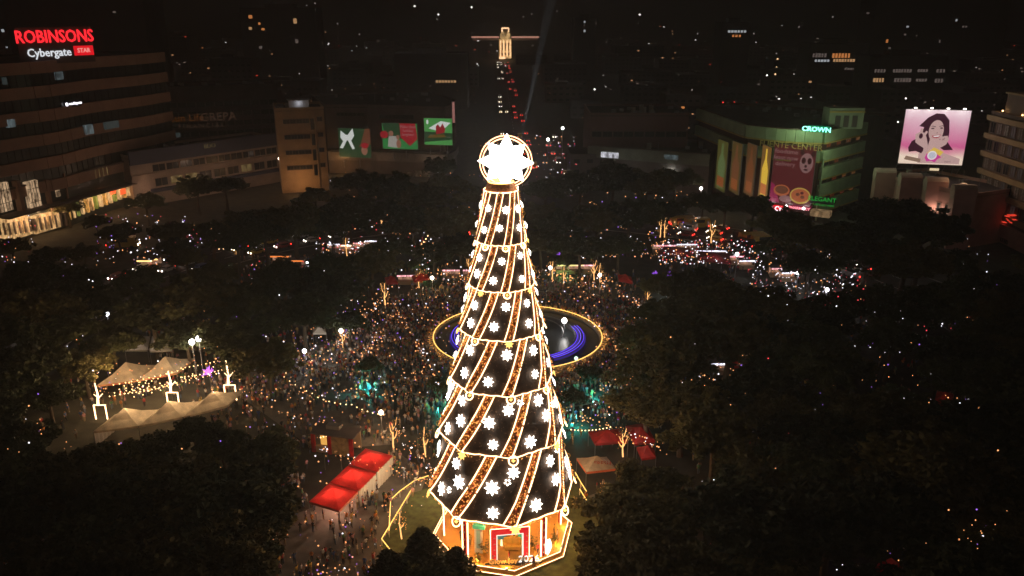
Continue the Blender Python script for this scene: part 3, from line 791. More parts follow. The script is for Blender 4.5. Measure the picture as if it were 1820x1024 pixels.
for k in range(15):
    x = 104 + k * 8.2; y0 = 369 - k * 3.0
    on_face(of, x, y0, x + 6.4, y0 + 24 - k * .3, C0, E0, (E_shop, lit_glass('amber_shop', (1, .5, .12), .9, 1.1), E_shop, lit_glass('green_gold_shop', (.6, .7, .15), .4, 1.1))[k % 4], 'arcade_bay', 2.0)
for x in (186, 204): on_face(of, x, 337, x + 11, 343, C0, E0, emi('red_orange_sign', (1, .12, .03), 1.2), 'arcade_sign', 2.2)
on_face(of, -40, 396, 46, 416, C0, E0, E_shop, 'shopfront', 2.0)
on_face(of, 49, 385, 100, 402, C0, E0, E_shop, 'shopfront', 2.0)
for k in range(17): on_face(of, -40 + 9.2 * k, 395 - max(0, k - 5) * 1.5, -38.4 + 9.2 * k, 417 - max(0, k - 5) * 1.5, C0, E0, M_dark2, 'shop_pier', 2.3)
d, n, L, a = nrm(C0, E0)
for z, out in ((8.0, 5.0), (15.2, 1.2)):
    A_, C_ = C0 - d * 14, C0 + d * L * .8
    MB().prism([(A_ + n * out)[:2], (C_ + n * out)[:2], (C_ + n * .1)[:2], (A_ + n * .1)[:2]], z, z + .5, bottom=True).build('canopy', M_dark2, of)
for x0, y0, x1, y1 in ((20, 322, 38, 378), (72, 320, 87, 374), (104, 308, 114, 352), (-40, 324, -18, 380)):
    on_face(of, x0, y0, x1, y1, C0, E0, MATS['beige_cladding'], 'pier', 2.0)
for k in range(5):
    c = C0 - d * 8 + d * (L * .14 * k) + n * 4.5; lamp('arcade_light', (c.x, c.y, 6.2), (1, .6, .3), 700, of, .4)
for k in range(4):
    c = C0 + d * (L * (.1 + .25 * k)) + n * 30; lamp('tower_fill', (c.x, c.y, 11), (1, .62, .42), 700, of, 1)  # fill added to brighten the floor bands, no lamp stands here
# rooftop sign
s0 = V(36, 108, (C0.y + E0.y) / 2 - 24); s1 = V(168, 98, (C0.y + E0.y) / 2 - 8)
sg = empty('rooftop_sign', (s0.x, s0.y, 49), 'rooftop billboard with red and white glowing letters on the left office tower', 'sign')
d, n, L, a = nrm(s0, s1)
s0z = 49.0; c = (s0 + s1) / 2; zt = V(100, 48, c.y).z
MB().box((c.x, c.y, (49 + zt) / 2), (L, .3, zt - 49), a).build('board', mat('sign_board', (.14, .1, .09), .8, .2, .2), sg)
for k in range(6):
    q = s0.lerp(s1, (k + .5) / 6) - n * 2; MB().bar((q.x, q.y, 49), (*(q + n * 1.9)[:2], zt - 1), .2).build('strut', M_metal, sg)
letters('red_lettering', 'robin', E_red, (c.x, c.y, 49 + (zt - 49) * .73) + Vector(n * .3) if False else Vector((c.x, c.y, 49 + (zt - 49) * .73)) + n * .3, L * .235, a, sg)
letters('white_lettering', 'cyber', emi('white_neon', (.9, .95, 1), .9), Vector((c.x, c.y, 49 + (zt - 49) * .3)) + n * .3 - d * L * .11, L * .155, a, sg)
q = Vector((c.x, c.y, 49 + (zt - 49) * .33)) + n * .25 + d * L * .355
MB().box(q, (L * .27, .12, (zt - 49) * .27), a).build('red_panel', E_redd, sg)
letters('panel_lettering', 'star', emi('pale_red_letters', (1, .4, .35), 1.0), q + n * .12, L * .085, a, sg)
q, a2, _, _, n2 = on_face(of, 110, 179, 139, 188, C0, E0, M_wire, 'sign_backing', 1.2)
sg2 = empty('small_logo_sign', q, 'small white glowing script sign on the third floor band of the left tower', 'sign')
letters('lettering', 'unred', emi('white_sign_glow', (.95, .9, 1), 3), q + n2 * .15, 1.15, a2, sg2)

# ---- 2 dark insurance building
p0, p1 = U(240, 160, 32), U(492, 152, 32); p0.z = p1.z = 0
bl = building('insurance_building', 'dark office block behind with faint brown lettering near its top', [p0, p1], 32, 25, M_dark)
windows(bl, p0, p1, 4, 4.2, 6, 15, 3.4, 2.2, M_dark, .03, [MATS['dim_blue_window']])
d, n, L, a = nrm(p0, p1)
for key, px, py, sz, mt in (('life', 332, 210, 4.4, emi('faint_orange_letters', (.5, .16, .03), .12)), ('grepa', 388, 208, 5.0, emi('faint_brown_letters', (.3, .16, .1), .12)), ('fin', 358, 224, 2.6, MATS['faint_brown_letters'])):
    q, a_, _, _, n_ = on_face(bl, px - 2, py - 1, px + 2, py + 1, p0, p1, M_wire, 'letter_mount', .1)
    letters('lettering', key, mt, q + n_ * .2, sz, a_, bl)

# ---- 3 long low bank building
p0, p1 = U(228, 282, 17), U(492, 246, 17); p0.z = p1.z = 0
bk_ = building('bank_building', 'long four storey building with dark blue top fascia left of the tan block', [p0, p1], 17, 18, M_cream)
d, n, L, a = nrm(p0, p1)
band(bk_, [p0, p1], 14.6, 19.2, .8, mat('navy_fascia', (.05, .055, .1), .6, .1, .5), 'fascia')
band(bk_, [p0, p1], 9.6, 11.0, .5, M_cream); band(bk_, [p0 + d * 6, p1], 4.6, 5.6, 2.0, mat('navy_canopy', (.05, .06, .11), .6, .1, .5), 'canopy')
windows(bk_, p0 + d * 7, p1, 12.6, 5, 1, 10, 4.6, 2.4, M_cream, .1, [MATS['tinted_lit_window']])
windows(bk_, p0 + d * 7, p1, 7.6, 5, 1, 9, 4.6, 2.8, M_cream, .15, [MATS['tinted_lit_window']])
q, a_, _, _, n_ = on_face(bk_, 360, 257, 380, 261, p0, p1, MATS['navy_fascia'], 'letter_mount', .9)
letters('lettering', 'bdo', emi('faint_gold', (.5, .4, .2), .1), q + n_ * .2, 2.2, a_, bk_)
q, a_, _, _, n_ = on_face(bk_, 331, 372, 356, 390, p0, p1, M_wire, 'sign_backing', 2.2)
g = empty('white_letter_sign', q, 'white glowing tall letters at the foot of the bank building', 'sign'); letters('lettering', 'pji', emi('pji_white', (.85, .95, 1), .9), q + n_ * .2, 3.4, a_, g)
q, a_, _, _, n_ = on_face(bk_, 360, 358, 370, 366, p0, p1, M_wire, 'sign_backing', 2.4)
g = empty('round_logo_sign', q, 'glowing white ring logo sign right above the tall white letters', 'sign')
MB().tube([q + n_ * .2 + Vector((math.cos(t) * 1.2 * math.cos(a_), math.cos(t) * 1.2 * math.sin(a_), math.sin(t) * 1.2)) for t in [2 * PI * z / 16 for z in range(16)]], .17, 5, closed=True).build('ring', MATS['pji_white'], g)
letters('lettering', 'ok', MATS['pji_white'], q + n_ * .25 + Vector((.9, 0, 0)), 1.6, a_, g)
for k in (.3, .55, .8): c = p0 + d * L * k + n * 9; lamp('bank_fill', (c.x, c.y, 6), (1, .6, .42), 70, bk_, .4)  # unseen fill lights added to brighten the bank front
on_face(bk_, 415, 346, 494, 353, p0, p1, E_winb, 'lit_strip', 2.2)
c = p0 + d * 4 + n * 4; lamp('bank_fill', (c.x, c.y, 7), (1, .6, .42), 130, bk_, .3)  # one more added fill at the bank's left end

# ---- 4 tan block
p0, p1 = U(489, 197, 30), U(575, 194, 30); p0.z = p1.z = 0
tn = building('tan_building', 'narrow tan block with dark window bands between the low bank and the mall', [p0, p1], 30, 18, M_tan)
d, n, L, a = nrm(p0, p1)
for k in range(4):
    z = 26 - 5.6 * k
    windows(tn, p0 + d * 2, p0 + d * L * .7, z, 5, 1, 4, 2.4, 1.5, M_dark2); windows(tn, p0 + d * L * .82, p1 - d * .4, z + .5, 5, 1, 1, 1.8, 1.5, M_dark2)
    MB().box(p0 + d * L * .74 + n * .15 + Vector((0, 0, z - 1.2)), (1.2, .2, 4.0), a).build('dark_slot', M_glass, tn)
MB().tube([p0 + d * L * .8 + n * .5, p0 + d * L * .8 + n * .5 + Vector((0, 0, 29))], .22, 6).build('downpipe', M_tan, tn)
q = p0 + d * L * .5 - n * 3
sh = empty('rooftop_shed', (q.x, q.y, 30), 'small white lit shed with sloping roof on top of the tan block', 'shed')
MB().box((q.x, q.y, 31.6), (7, 4, 3.2), a).build('wall', M_white, sh)
b = MB(); b.prism([(q + d * 4 - n * 2.4)[:2], (q - d * 4 - n * 2.4)[:2], (q - d * 4 + n * 2.6)[:2], (q + d * 4 + n * 2.6)[:2]], 33.3, 33.55, bottom=True); b.build('roof', M_metal, sh)
MB().box(q + n * 2.2 + Vector((-1.6, 0, 32.4)), (2.6, .15, .4), a).build('strip_lamp', E_wht, sh)
lamp('shed_light', q + n * 3.2 + Vector((0, 0, 32.3)), (.8, .85, 1), 35, sh, .2)
c = p0 + d * L * .4 + n * 7; lamp('facade_flood', (c.x, c.y, 5), (1, .5, .2), 1100, tn, .5)
on_face(tn, 522, 348, 548, 353, p0, p1, E_shop, 'shopfront', .6)

# ---- 5 mall with three billboards
q0, q1, q2 = U(577, 190, 27), U(652, 190, 27), U(790, 194, 27)
fr = [q0, q1, q2] + [U(px, py, 27) for px, py in ((802, 190), (810, 181))]
for p in fr: p.z = 0
ml = building('mall_building', 'large brown mall with a rounded right corner and three christmas billboards on its front', fr, 27, 45, M_dark2)
d, n, L, a = nrm(q0, q2)
windows(ml, q0 + d * 5, q0 + d * L * .33, 24.2, 5, 1, 6, 3.0, 1.3, M_dark); windows(ml, q0 + d * L * .45, q0 + d * L * .75, 23.6, 5, 1, 8, 2.2, 1.6, M_dark)
band(ml, fr, 5.5, 9.0, .8, mat('ribbed_fascia', (.22, .19, .17), .7, .2, .4), 'fascia')
band(ml, fr, 9.3, 10.2, 1.4, M_roof, 'ledge')
pat = mat('mural_panel', (.3, .26, .22), .7, .8, .35)
for k in range(14): on_face(ml, 585 + k * 14, 336 - k * 3.0, 597 + k * 14, 352 - k * 3.0, q0, q2, (E_wino if k in (1, 3, 4, 6) else pat), 'shopfront' if k in (1, 3, 4, 6) else 'mural_panel', .95)
c = q0 + d * 6 + n * 5; lamp('entrance_light', (c.x, c.y, 5), (1, .5, .18), 700, ml, .5)
c = q0 + d * L * .9 + n * 6; lamp('corner_light', (c.x, c.y, 6), (1, .7, .45), 420, ml, .5)
c = q0 + d * L * .45 + n * 6; lamp('front_light', (c.x, c.y, 6), (1, .6, .35), 300, ml, .5)
def board(label, px0, py0, px1, py1, p0, p1, base, items, out=1.0, cat='billboard'):
    d, n, L, a = nrm(p0, p1); q = Vector(p0); q.z = 0; q = q + n * out
    def hit(px, py):
        r_ = ray(px, py); t = (q - Vector((0, 0, H))).dot(n) / r_.dot(n); return Vector((0, 0, H)) + r_ * t
    A, B = hit(px0, py1), hit(px1, py0)
    t0, t1 = (A - q).dot(d), (B - q).dot(d); W_, H_ = t1 - t0, B.z - A.z
    o = q + d * t0 + Vector((0, 0, A.z))
    e = empty('billboard', o, label, cat)
    def P(u, v, k): return o + d * (u * W_) + Vector((0, 0, v * H_)) + n * (.012 * k)
    MB().box(o + d * W_ / 2 + Vector((0, 0, H_ / 2)) - n * .16, (W_ + .3, .3, H_ + .3), a).build('frame', M_metal, e)
    MB().quad(P(0, 0, 0), P(1, 0, 0), P(1, 1, 0), P(0, 1, 0)).build('printed_sheet', base, e)
    for k, (nm, mt, poly) in enumerate(items):
        b = MB(); b.add([P(u, v, k + 1) for u, v in poly], [tuple(range(len(poly)))]); b.build(nm, mt, e)
    return e, P, W_, H_, a, n
def ell(cx, cy, rx, ry, n=16, a0=0, a1=2 * PI): return [(cx + rx * math.cos(a0 + (a1 - a0) * i / n), cy + ry * math.sin(a0 + (a1 - a0) * i / n)) for i in range(n)]
G1 = emi('print_dark_green', (.035, .1, .04), .35); G2 = emi('print_green', (.04, .28, .07), .5); G3 = emi('print_light_green', (.1, .42, .1), .5)
W1 = emi('print_white', (.75, .78, .75), .7); W2 = emi('print_grey_white', (.5, .47, .42), .5); Rd = emi('print_red', (.42, .02, .03), .5); Br = emi('print_brown', (.3, .1, .05), .3); Sk = emi('print_skin', (.5, .22, .14), .35)
board('left mall billboard with a white ribbon bow on dark green', 604, 229, 657, 279, q0, q2, G1,
      [('red_cloth', Br, [(.62, .35), (.7, .5), (.85, 1), (1, 1), (1, .45), (.8, .4)]), ('bow_loop', W1, [(.3, .72), (.08, .92), (.06, .68), (.14, .55)]), ('bow_loop', W1, [(.26, .72), (.46, 1.0), (.5, .75), (.4, .58)]),
       ('ribbon_tail', W1, [(.22, .7), (.02, .32), (.12, .3), (.3, .66)]), ('ribbon_tail', W1, [(.26, .66), (.42, .28), (.5, .3), (.36, .68)]), ('bow_knot', W1, ell(.27, .68, .08, .1)), ('figure', Sk, ell(.8, .25, .1, .16)), ('dark_hair', Rd, ell(.82, .42, .12, .1))])
e, P, W_, H_, a_, n_ = board('middle mall billboard with a red arrow shape and two people on green', 681, 220, 741, 264, q0, q2, G2,
      [('shade', G1, [(.1, .4), (.7, .4), (.55, 1), (0, 1)]), ('red_shape', Rd, [(.5, 1), (.95, 1), (1, .4), (.78, .12), (.52, .45)]), ('red_coat', Rd, ell(.05, .55, .12, .15)), ('white_coat', W2, [(.14, .08), (.18, .5), (.4, .5), (.5, .2), (.45, .04)]),
       ('face', Sk, ell(.25, .6, .07, .11)), ('face', Sk, ell(.44, .46, .05, .09)), ('jumper', Sk, ell(.46, .2, .07, .17))])
letters('printed_text', 'gift', emi('print_pale_text', (.6, .3, .3), .35), P(.74, .72, 12), H_ * .15, a_, e)
board('right mall billboard with a white envelope and red figures on green', 755, 211, 803, 257, q0, q2, G3,
      [('dark_field', G1, [(0, .1), (1, .2), (1, .45), (0, .5)]), ('brown_field', emi('print_olive', (.25, .15, .03), .35), [(.1, .25), (.8, .3), (.7, .4), (.2, .38)]), ('envelope', W1, [(.15, .62), (.6, .9), (.95, .84), (.6, .5)]), ('red_figure', Rd, [(.42, .4), (.42, .7), (.5, .78), (.58, .66), (.66, .82), (.76, .6), (.72, .46)]), ('corner_mark', W1, ell(.12, .86, .04, .09))])
b_ = MB()
for px, py in ((612, 284), (640, 282), (700, 270), (722, 268), (765, 262), (795, 258), (783, 260)):
    q, a_, _, _, n_ = on_face(ml, px, py, px + 1.5, py + 14, q0, q2, M_metal, 'billboard_strut', 1.0)
q = V(806, 200, q2.y - 1.5); sgn = empty('vertical_banner', q, 'narrow white and red upright banner at the rounded corner of the mall', 'sign')
MB().box(q, (.9, .3, 8)).build('panel', emi('banner_white', (.6, .25, .22), .45), sgn); MB().box(q + Vector((-.6, 0, 0)), (.2, .4, 9)).build('frame', M_metal, sgn)

# ---- 6 long dark block right of the boulevard
p0, p1 = U(1046, 262, 15), U(1262, 278, 15); p0.z = p1.z = 0
db = building('dark_long_building', 'long unlit block right of the boulevard with a lit shopfront strip', [p0, p1], 15, 30, M_dark2)
band(db, [p0, p1], 11.5, 15.6, .8, mat('olive_fascia', (.24, .25, .2), .8, .2, .3), 'fascia')
on_face(db, 1070, 269, 1100, 281, p0, p1, E_shopw, 'shopfront', 1.0); on_face(db, 1182, 274, 1206, 284, p0, p1, E_winb, 'shopfront', 1.0)
c = (p0 + p1) / 2 + Vector((-10, -5, 9)); lamp('strip_light', c, (.9, 1, .9), 200, db, .3); c = (p0 + p1) / 2 + Vector((8, -5, 9)); lamp('strip_light', c, (.9, 1, .9), 160, db, .3)
p0, p1 = U(1050, 205, 27), U(1225, 205, 27); p0.z = p1.z = 0
d2_ = building('dark_flat_building', 'wide dark flat topped block behind the lit shopfront strip', [p0, p1], 27, 30, mat('dark_maroon_wall', (.17, .1, .095), .9, .2, .1))
windows(d2_, p0, p1, 8, 6, 3, 9, 3.5, 2, M_dark)
q = V(1234, 277, U(1234, 300, 0).y - 8)
ss = empty('sign_box', (q.x, q.y, 0), 'white square sign box with a grid on top of a pinkish pier', 'sign')
MB().box((q.x, q.y, q.z), (4.8, .8, 5.0)).build('box', mat('sign_white', (.6, .58, .6), .6, .1, 1), ss)
for k in (-.25, .0, .25): MB().box((q.x, q.y - .42, q.z + 4.6 * k), (4.4, .04, .12)).build('grid_line', M_dark, ss); MB().box((q.x + 4.4 * k, q.y - .43, q.z), (.12, .04, 4.6)).build('grid_line', M_dark, ss)
MB().box((q.x + .6, q.y + 1, q.z / 2 - 1.5), (5.5, 1.6, q.z - 3)).build('pier', M_pink, ss)
lamp('sign_light', (q.x, q.y - 4, q.z - 3), (1, .75, .7), 120, ss, .3)

# ---- 7 green and yellow hotel building with banners
g0, g1, g2, g3 = U(1243, 196, 28), U(1330, 226, 28), U(1462, 236, 28), U(1537, 220, 28)
arc_ = []
for k in range(9):
    t = k / 8; p = g1.lerp(g2, t) + Vector((0, -2.6 * math.sin(t * PI), 0)); arc_.append(p)
frg = [g0] + arc_ + [g3]
for p in frg: p.z = 0
gb = building('green_hotel', 'green and cream curved corner building with big printed banners on its front', frg, 28, 26, mat('dark_red_wall', (.09, .04, .03), .8, .3, .3))
for z0, z1 in ((25.0, 28.6), (19.2, 22.4)):
    band(gb, frg, z0, z1, 1.2, M_green); band(gb, frg, z0 - .5, z0 - .01, 1.35, M_yell, 'trim')
d, n, L, a = nrm(arc_[-1], frg[-1])
for z0 in (13.4, 7.7, 2.4):
    band(gb, [arc_[-1] + d * .5, frg[-1]], z0, z0 + 3.6, 1.2, M_green); band(gb, [arc_[-1] + d * .5, frg[-1]], z0 - .4, z0 - .01, 1.35, M_yell, 'trim')
windows(gb, arc_[-1] + d, frg[-1], 6.8, 5.7, 4, 4, 3.0, 1.9, M_dark, .55, [lit_glass('curtained_window', (.8, .15, .05), .16, 1.2), lit_glass('orange_curtain', (.9, .35, .1), .2, 1.5)])
MB().box(arc_[-1] + n * 1.3 + Vector((0, 0, 10)), (.5, .5, 20), a).build('corner_post', M_green, gb)
pp = arc_[4]
on_face(gb, 1300, 165, 1302, 166, g1, g2, M_wire, 'vent', 1.3)
b5 = V(1498, 208, pp.y + 6); bx = empty('rooftop_block', (b5.x, b5.y, 28), 'small pale rooftop room with slatted front on the green building', 'roof room')
MB().box((b5.x, b5.y, 31.5), (11, 6, 6.5)).build('wall', mat('faded_green', (.3, .36, .25), .8, .2, .3), bx)
for k in range(3): MB().box((b5.x - 2.7 + 2.7 * k, b5.y - 3.1, 30.6), (1.6, .25, 3.6)).build('shutter', M_dark, bx)
MB().box((b5.x, b5.y - 3.2, 33.6), (11.3, .3, .5)).build('ledge', M_yell, bx)
# neon sign on the top band
q, a_, _, _, n_ = on_face(gb, 1438, 222, 1474, 234, g1, g2, emi('green_haze_panel', (0, .25, .1), .6), 'neon_backing', 3.3)
ns_ = empty('neon_sign', q, 'bright green neon word on the top band of the green building', 'sign'); letters('lettering', 'crown', emi('green_white_neon', (.25, 1, .7), 3), q + n_ * .2, 2.0, a_, ns_)
q, a_, _, _, n_ = on_face(gb, 1410, 256, 1412, 257, g1, g2, M_wire, 'letter_mount', 3.7)
letters('lettering', 'fuente', mat('gold_letters', (.6, .45, .15), .5, .1), q + n_ * .3, 2.6, a_, gb)
# giant food banner
Pm = emi('print_maroon', (.2, .03, .035), .3); Pp = emi('print_pink_grey', (.45, .22, .22), .35); Po = emi('print_orange', (.6, .16, .06), .45); Pg = emi('print_gold', (.6, .4, .08), .6); Pd = emi('print_dark_maroon', (.07, .012, .015), .3)
e, P, W_, H_, a_, n_ = board('huge maroon food banner with a panda face and a pizza on the green building', 1367, 262, 1452, 358, g1, g2, Pm,
      [('pink_corner', emi('print_magenta', (.45, .03, .12), .4), [(0, 0), (.25, 0), (.1, .3), (0, .35)]), ('panda_face', Pp, ell(.8, .72, .16, .17)), ('panda_ear', Pd, ell(.68, .9, .05, .05)), ('panda_ear', Pd, ell(.94, .88, .05, .05)),
       ('panda_eye', Pd, ell(.73, .76, .05, .055)), ('panda_eye', Pd, ell(.87, .76, .05, .055)), ('panda_nose', Pd, ell(.79, .67, .03, .025)), ('panda_mouth', Pd, ell(.8, .61, .05, .015)), ('meat_dish', Po, ell(.28, .22, .2, .1)), ('meat', Br, ell(.28, .23, .16, .07)),
       ('plate', Pp, ell(.4, .08, .16, .06)), ('pizza_rim', Pg, ell(.74, .16, .25, .14, 20)), ('pizza', Po, ell(.74, .165, .22, .115, 20)), ('topping', Br, ell(.68, .18, .05, .03)), ('topping', Br, ell(.8, .14, .05, .03)), ('topping', Pm, ell(.78, .21, .04, .025))], out=3.4)
letters('printed_text', 'panda', Pp, P(.3, .78, 20), H_ * .105, a_, e)
for k in range(3): lt = P(.05 + .42 * k, -.03, 40) + n_ * 1.2; MB().ball(lt, .45).build('flood_lamp', E_wht, e); lamp('flood_lamp_light', lt + n_ * .3 + Vector((0, 0, .4)), (1, .9, .85), 120, e, .2)
for k, px in enumerate((1283, 1308, 1334, 1360)):
    ca, cb = [(.3, .28, .06), (.32, .2, .05), (.35, .16, .05), (.7, .35, .08)][k], [(.25, .35, .12), (.35, .12, .04), (.4, .12, .03), (.8, .5, .05)][k]
    board(('first upright drink banner from the left in faded olive', 'second upright banner from the left with an orange foot', 'third upright banner from the left in orange and olive', 'fourth upright banner showing a bright golden bottle')[k],
          px - 13, 254 + k * 3, px + 12, 333 + k * 5, g0, g1, emi(f'banner_tone_{"abcd"[k]}', ca, .16 if k < 3 else .2),
          [('bottle', emi(f'bottle_tone_{"abcd"[k]}', cb, .3 if k < 3 else .8), [(.2, .05), (.15, .55), (.4, .75), (.42, .95), (.58, .95), (.6, .75), (.85, .55), (.8, .05)]), ('bottle_label', emi(f'foot_tone_{"abcd"[k]}', (.7, .2, .05), .25 if k < 3 else .6), [(.18, .08), (.18, .28), (.82, .28), (.82, .08)])], out=2.6, cat='banner')
q, a_, ww, hh, n_ = on_face(gb, 1357, 359, 1407, 373, g1, g2, E_redd, 'sign_panel', 4.0)
sr = empty('red_shop_sign', q, 'bright red shop sign with white letters below the food banner', 'sign'); letters('lettering', 'jood', emi('pinkish_white_neon', (1, .8, .85), 1.6), q + n_ * .2, 2.1, a_, sr)
q, a_, ww, hh, n_ = on_face(gb, 1411, 362, 1442, 370, g1, g2, emi('dark_pink_panel', (.35, .03, .08), .5), 'sign_panel', 4.0)
sr = empty('pink_shop_sign', q, 'smaller dark pink shop sign right of the bright red one', 'sign'); letters('lettering', 'pharm', emi('pink_neon', (1, .3, .35), 1.8), q + n_ * .2, 1.15, a_, sr)
on_face(gb, 1360, 375, 1440, 385, g1, g2, E_shopw, 'shopfront', 3.6); on_face(gb, 1445, 370, 1478, 384, g1, g2, lit_glass('tan_shop', (.8, .5, .25), .4, .8), 'shopfront', 3.6)
q, a_, ww, hh, n_ = on_face(gb, 1446, 348, 1486, 361, g1, g2, M_wire, 'letter_mount', 3.8)
sr = empty('green_letter_sign', q, 'two line dim green neon sign at the foot of the green building', 'sign')
letters('lettering', 'elegant', E_grnd, q + n_ * .2 + Vector((0, 0, .7)), 2.0, a_, sr); letters('lettering', 'inn', E_grnd, q + n_ * .2 + Vector((.6, 0, -1.0)), 1.2, a_, sr)
lamp('green_wash', arc_[4] + Vector((0, -10, 30)), (.75, 1, .6), 1900, gb, 1); lamp('green_wash', arc_[8] + Vector((6, -10, 24)), (.75, 1, .6), 1700, gb, 1)
lamp('yellow_wash', frg[1] + Vector((-8, -9, 6)), (1, .7, .3), 260, gb, 1)

# ---- 8 lit portrait billboard on the roof
Yb = 252
bp0, bp1 = V(1597, 290, Yb), V(1708, 300, Yb); bp1.y += 0
b0 = Vector((bp0.x, Yb, 0)); d = Vector((1, -.22, 0)).normalized()
ang = math.atan2(d.y, d.x)
def pbase(name, col0, col1, col2):
    m = emi(name, (1, 1, 1), 1.05); n_ = m.node_tree; bs = n_.nodes['Principled BSDF']; tc = n_.nodes.new('ShaderNodeTexCoord'); sp = n_.nodes.new('ShaderNodeSeparateXYZ')
    mr = n_.nodes.new('ShaderNodeMapRange'); mr.inputs['From Min'].default_value = 0; mr.inputs['From Max'].default_value = 19; cr = n_.nodes.new('ShaderNodeValToRGB')
    cr.color_ramp.elements[0].color = (*col0, 1); cr.color_ramp.elements[1].color = (*col2, 1); cr.color_ramp.elements[0].position = .12
    e1 = cr.color_ramp.elements.new(.3); e1.color = (*col1, 1)
    no = n_.nodes.new('ShaderNodeTexNoise'); no.inputs['Scale'].default_value = .12; ad = n_.nodes.new('ShaderNodeMath'); ad.operation = 'MULTIPLY_ADD'; ad.inputs[1].default_value = .35
    n_.links.new(tc.outputs['Object'], sp.inputs[0]); n_.links.new(sp.outputs['Z'], mr.inputs['Value']); n_.links.new(tc.outputs['Object'], no.inputs['Vector'])
    n_.links.new(no.outputs['Fac'], ad.inputs[0]); n_.links.new(mr.outputs[0], ad.inputs[2]); sb = n_.nodes.new('ShaderNodeMath'); sb.operation = 'SUBTRACT'; sb.inputs[1].default_value = .17
    n_.links.new(ad.outputs[0], sb.inputs[0]); n_.links.new(sb.outputs[0], cr.inputs['Fac']); n_.links.new(cr.outputs[0], bs.inputs['Emission Color'])
    return m
PB = pbase('print_pink_lamplit', (.8, .62, .5), (.55, .08, .24), (.8, .66, .7))  # pink print with lamplight painted in: paler top, own glow
fs = emi('portrait_skin', (.62, .4, .38), .8); fh = emi('portrait_hair', (.06, .012, .03), .6); fl = emi('portrait_shade', (.4, .2, .2), .7); fr_ = emi('portrait_lips', (.45, .05, .08), .8); fw_ = emi('portrait_white', (.85, .8, .78), .85)
e, P, W_, H_, a_, n_ = board('brightly lit pink rooftop billboard showing a smiling dark haired woman', 1596, 197, 1727, 290, b0, b0 + d * 30, PB,
      [('hair_back', fh, [(.36, .28), (.28, .5), (.32, .68), (.24, .7), (.36, .86), (.48, .94), (.6, .93), (.69, .82), (.72, .6), (.72, .42), (.82, .28), (.68, .27), (.55, .36)]),
       ('neck', fs, [(.42, .3), (.44, .48), (.58, .48), (.6, .32), (.68, .22), (.95, .12), (.95, .02), (.3, .02), (.3, .2)]),
       ('face', fs, ell(.515, .62, .115, .2, 20)), ('fringe', fh, [(.4, .72), (.44, .84), (.52, .86), (.6, .82), (.63, .7), (.66, .84), (.56, .93), (.44, .91), (.38, .8)]),
       ('eyebrow', fh, [(.42, .695), (.45, .712), (.5, .7), (.5, .69), (.45, .7)]), ('eyebrow', fh, [(.55, .705), (.6, .725), (.63, .71), (.63, .7), (.59, .712), (.55, .695)]), ('eye', fh, ell(.455, .665, .025, .012)), ('eye', fh, ell(.59, .675, .025, .012)),
       ('nose', fl, [(.515, .585), (.535, .6), (.55, .585), (.53, .575)]), ('lips', fr_, [(.455, .53), (.5, .54), (.56, .55), (.6, .56), (.57, .5), (.53, .485), (.48, .495)]), ('teeth', fw_, [(.475, .525), (.53, .538), (.585, .545), (.56, .515), (.5, .507)]),
       ('sleeve', fh, [(.12, .3), (.16, .42), (.24, .48), (.3, .4), (.38, .3), (.34, .2), (.24, .24), (.14, .22)]), ('hand', fs, [(.22, .4), (.2, .55), (.27, .6), (.34, .58), (.38, .5), (.42, .36), (.42, .18), (.36, .18), (.36, .3), (.27, .36)]), ('finger', fs, [(.26, .55), (.27, .66), (.31, .66), (.31, .55)]), ('finger', fs, [(.32, .55), (.36, .62), (.39, .6), (.36, .53)]),
       ('held_lipstick', fh, ell(.29, .52, .03, .05)), ('hand', fs, [(.5, .3), (.53, .42), (.6, .47), (.64, .53), (.7, .54), (.73, .47), (.7, .38), (.64, .33), (.56, .28)]), ('finger', fs, [(.6, .47), (.58, .52), (.61, .54), (.65, .5)]), ('finger_shade', fl, [(.62, .46), (.66, .5), (.67, .49), (.64, .45)]),
       ('cup_flap', emi('portrait_yellow', (.75, .5, .08), .9), [(.42, .2), (.52, .32), (.68, .24), (.62, .14)]), ('cup_rim', emi('portrait_magenta', (.6, .05, .3), .9), [(.4, .12), (.42, .2), (.5, .24), (.58, .2), (.66, .14), (.6, .1), (.57, .04), (.5, .07), (.44, .05)]), ('cup', fw_, ell(.51, .17, .075, .085)), ('cup_face', emi('portrait_lilac', (.6, .6, .7), .8), ell(.51, .17, .055, .06)),
       ('brown_band', emi('portrait_brown', (.4, .25, .18), .6), [(.08, .08), (.1, .15), (.34, .1), (.34, .03)])], out=0)
letters('printed_text', 'small', emi('portrait_text', (.25, .12, .12), .6), P(.76, .06, 40), H_ * .035, a_, e)
for k in range(4):
    t = P(.12 + .25 * k, 1.04, 0) + n_ * 1.6; MB().box(t, (.7, .4, .25), a_).build('top_lamp', E_wht, e); MB().tube([t, P(.12 + .25 * k, 1.0, 0)], .05, 4).build('lamp_arm', M_metal, e)
    lamp('top_lamp_light', t + Vector((0, 0, -.3)), (1, .9, .8), 130, e, .2)
for k in range(9):
    a, c = P(k / 8, -.02, 0) - n_ * .4, P(k / 8 + (.03 if k % 2 else -.03), -.22, 0) - n_ * 2.5; MB().tube([a, c], .12, 4).build('leg', M_metal, e)
MB().tube([P(0, -.12, 0) - n_ * 1.5, P(1, -.1, 0) - n_ * 1.5], .1, 4).build('brace', M_metal, e)
MB().box(P(.58, -.09, 0) + n_ * .4, (2.6, .3, .7), a_).build('service_lamp', emi('service_glow', (1, .8, .5), .8), e)
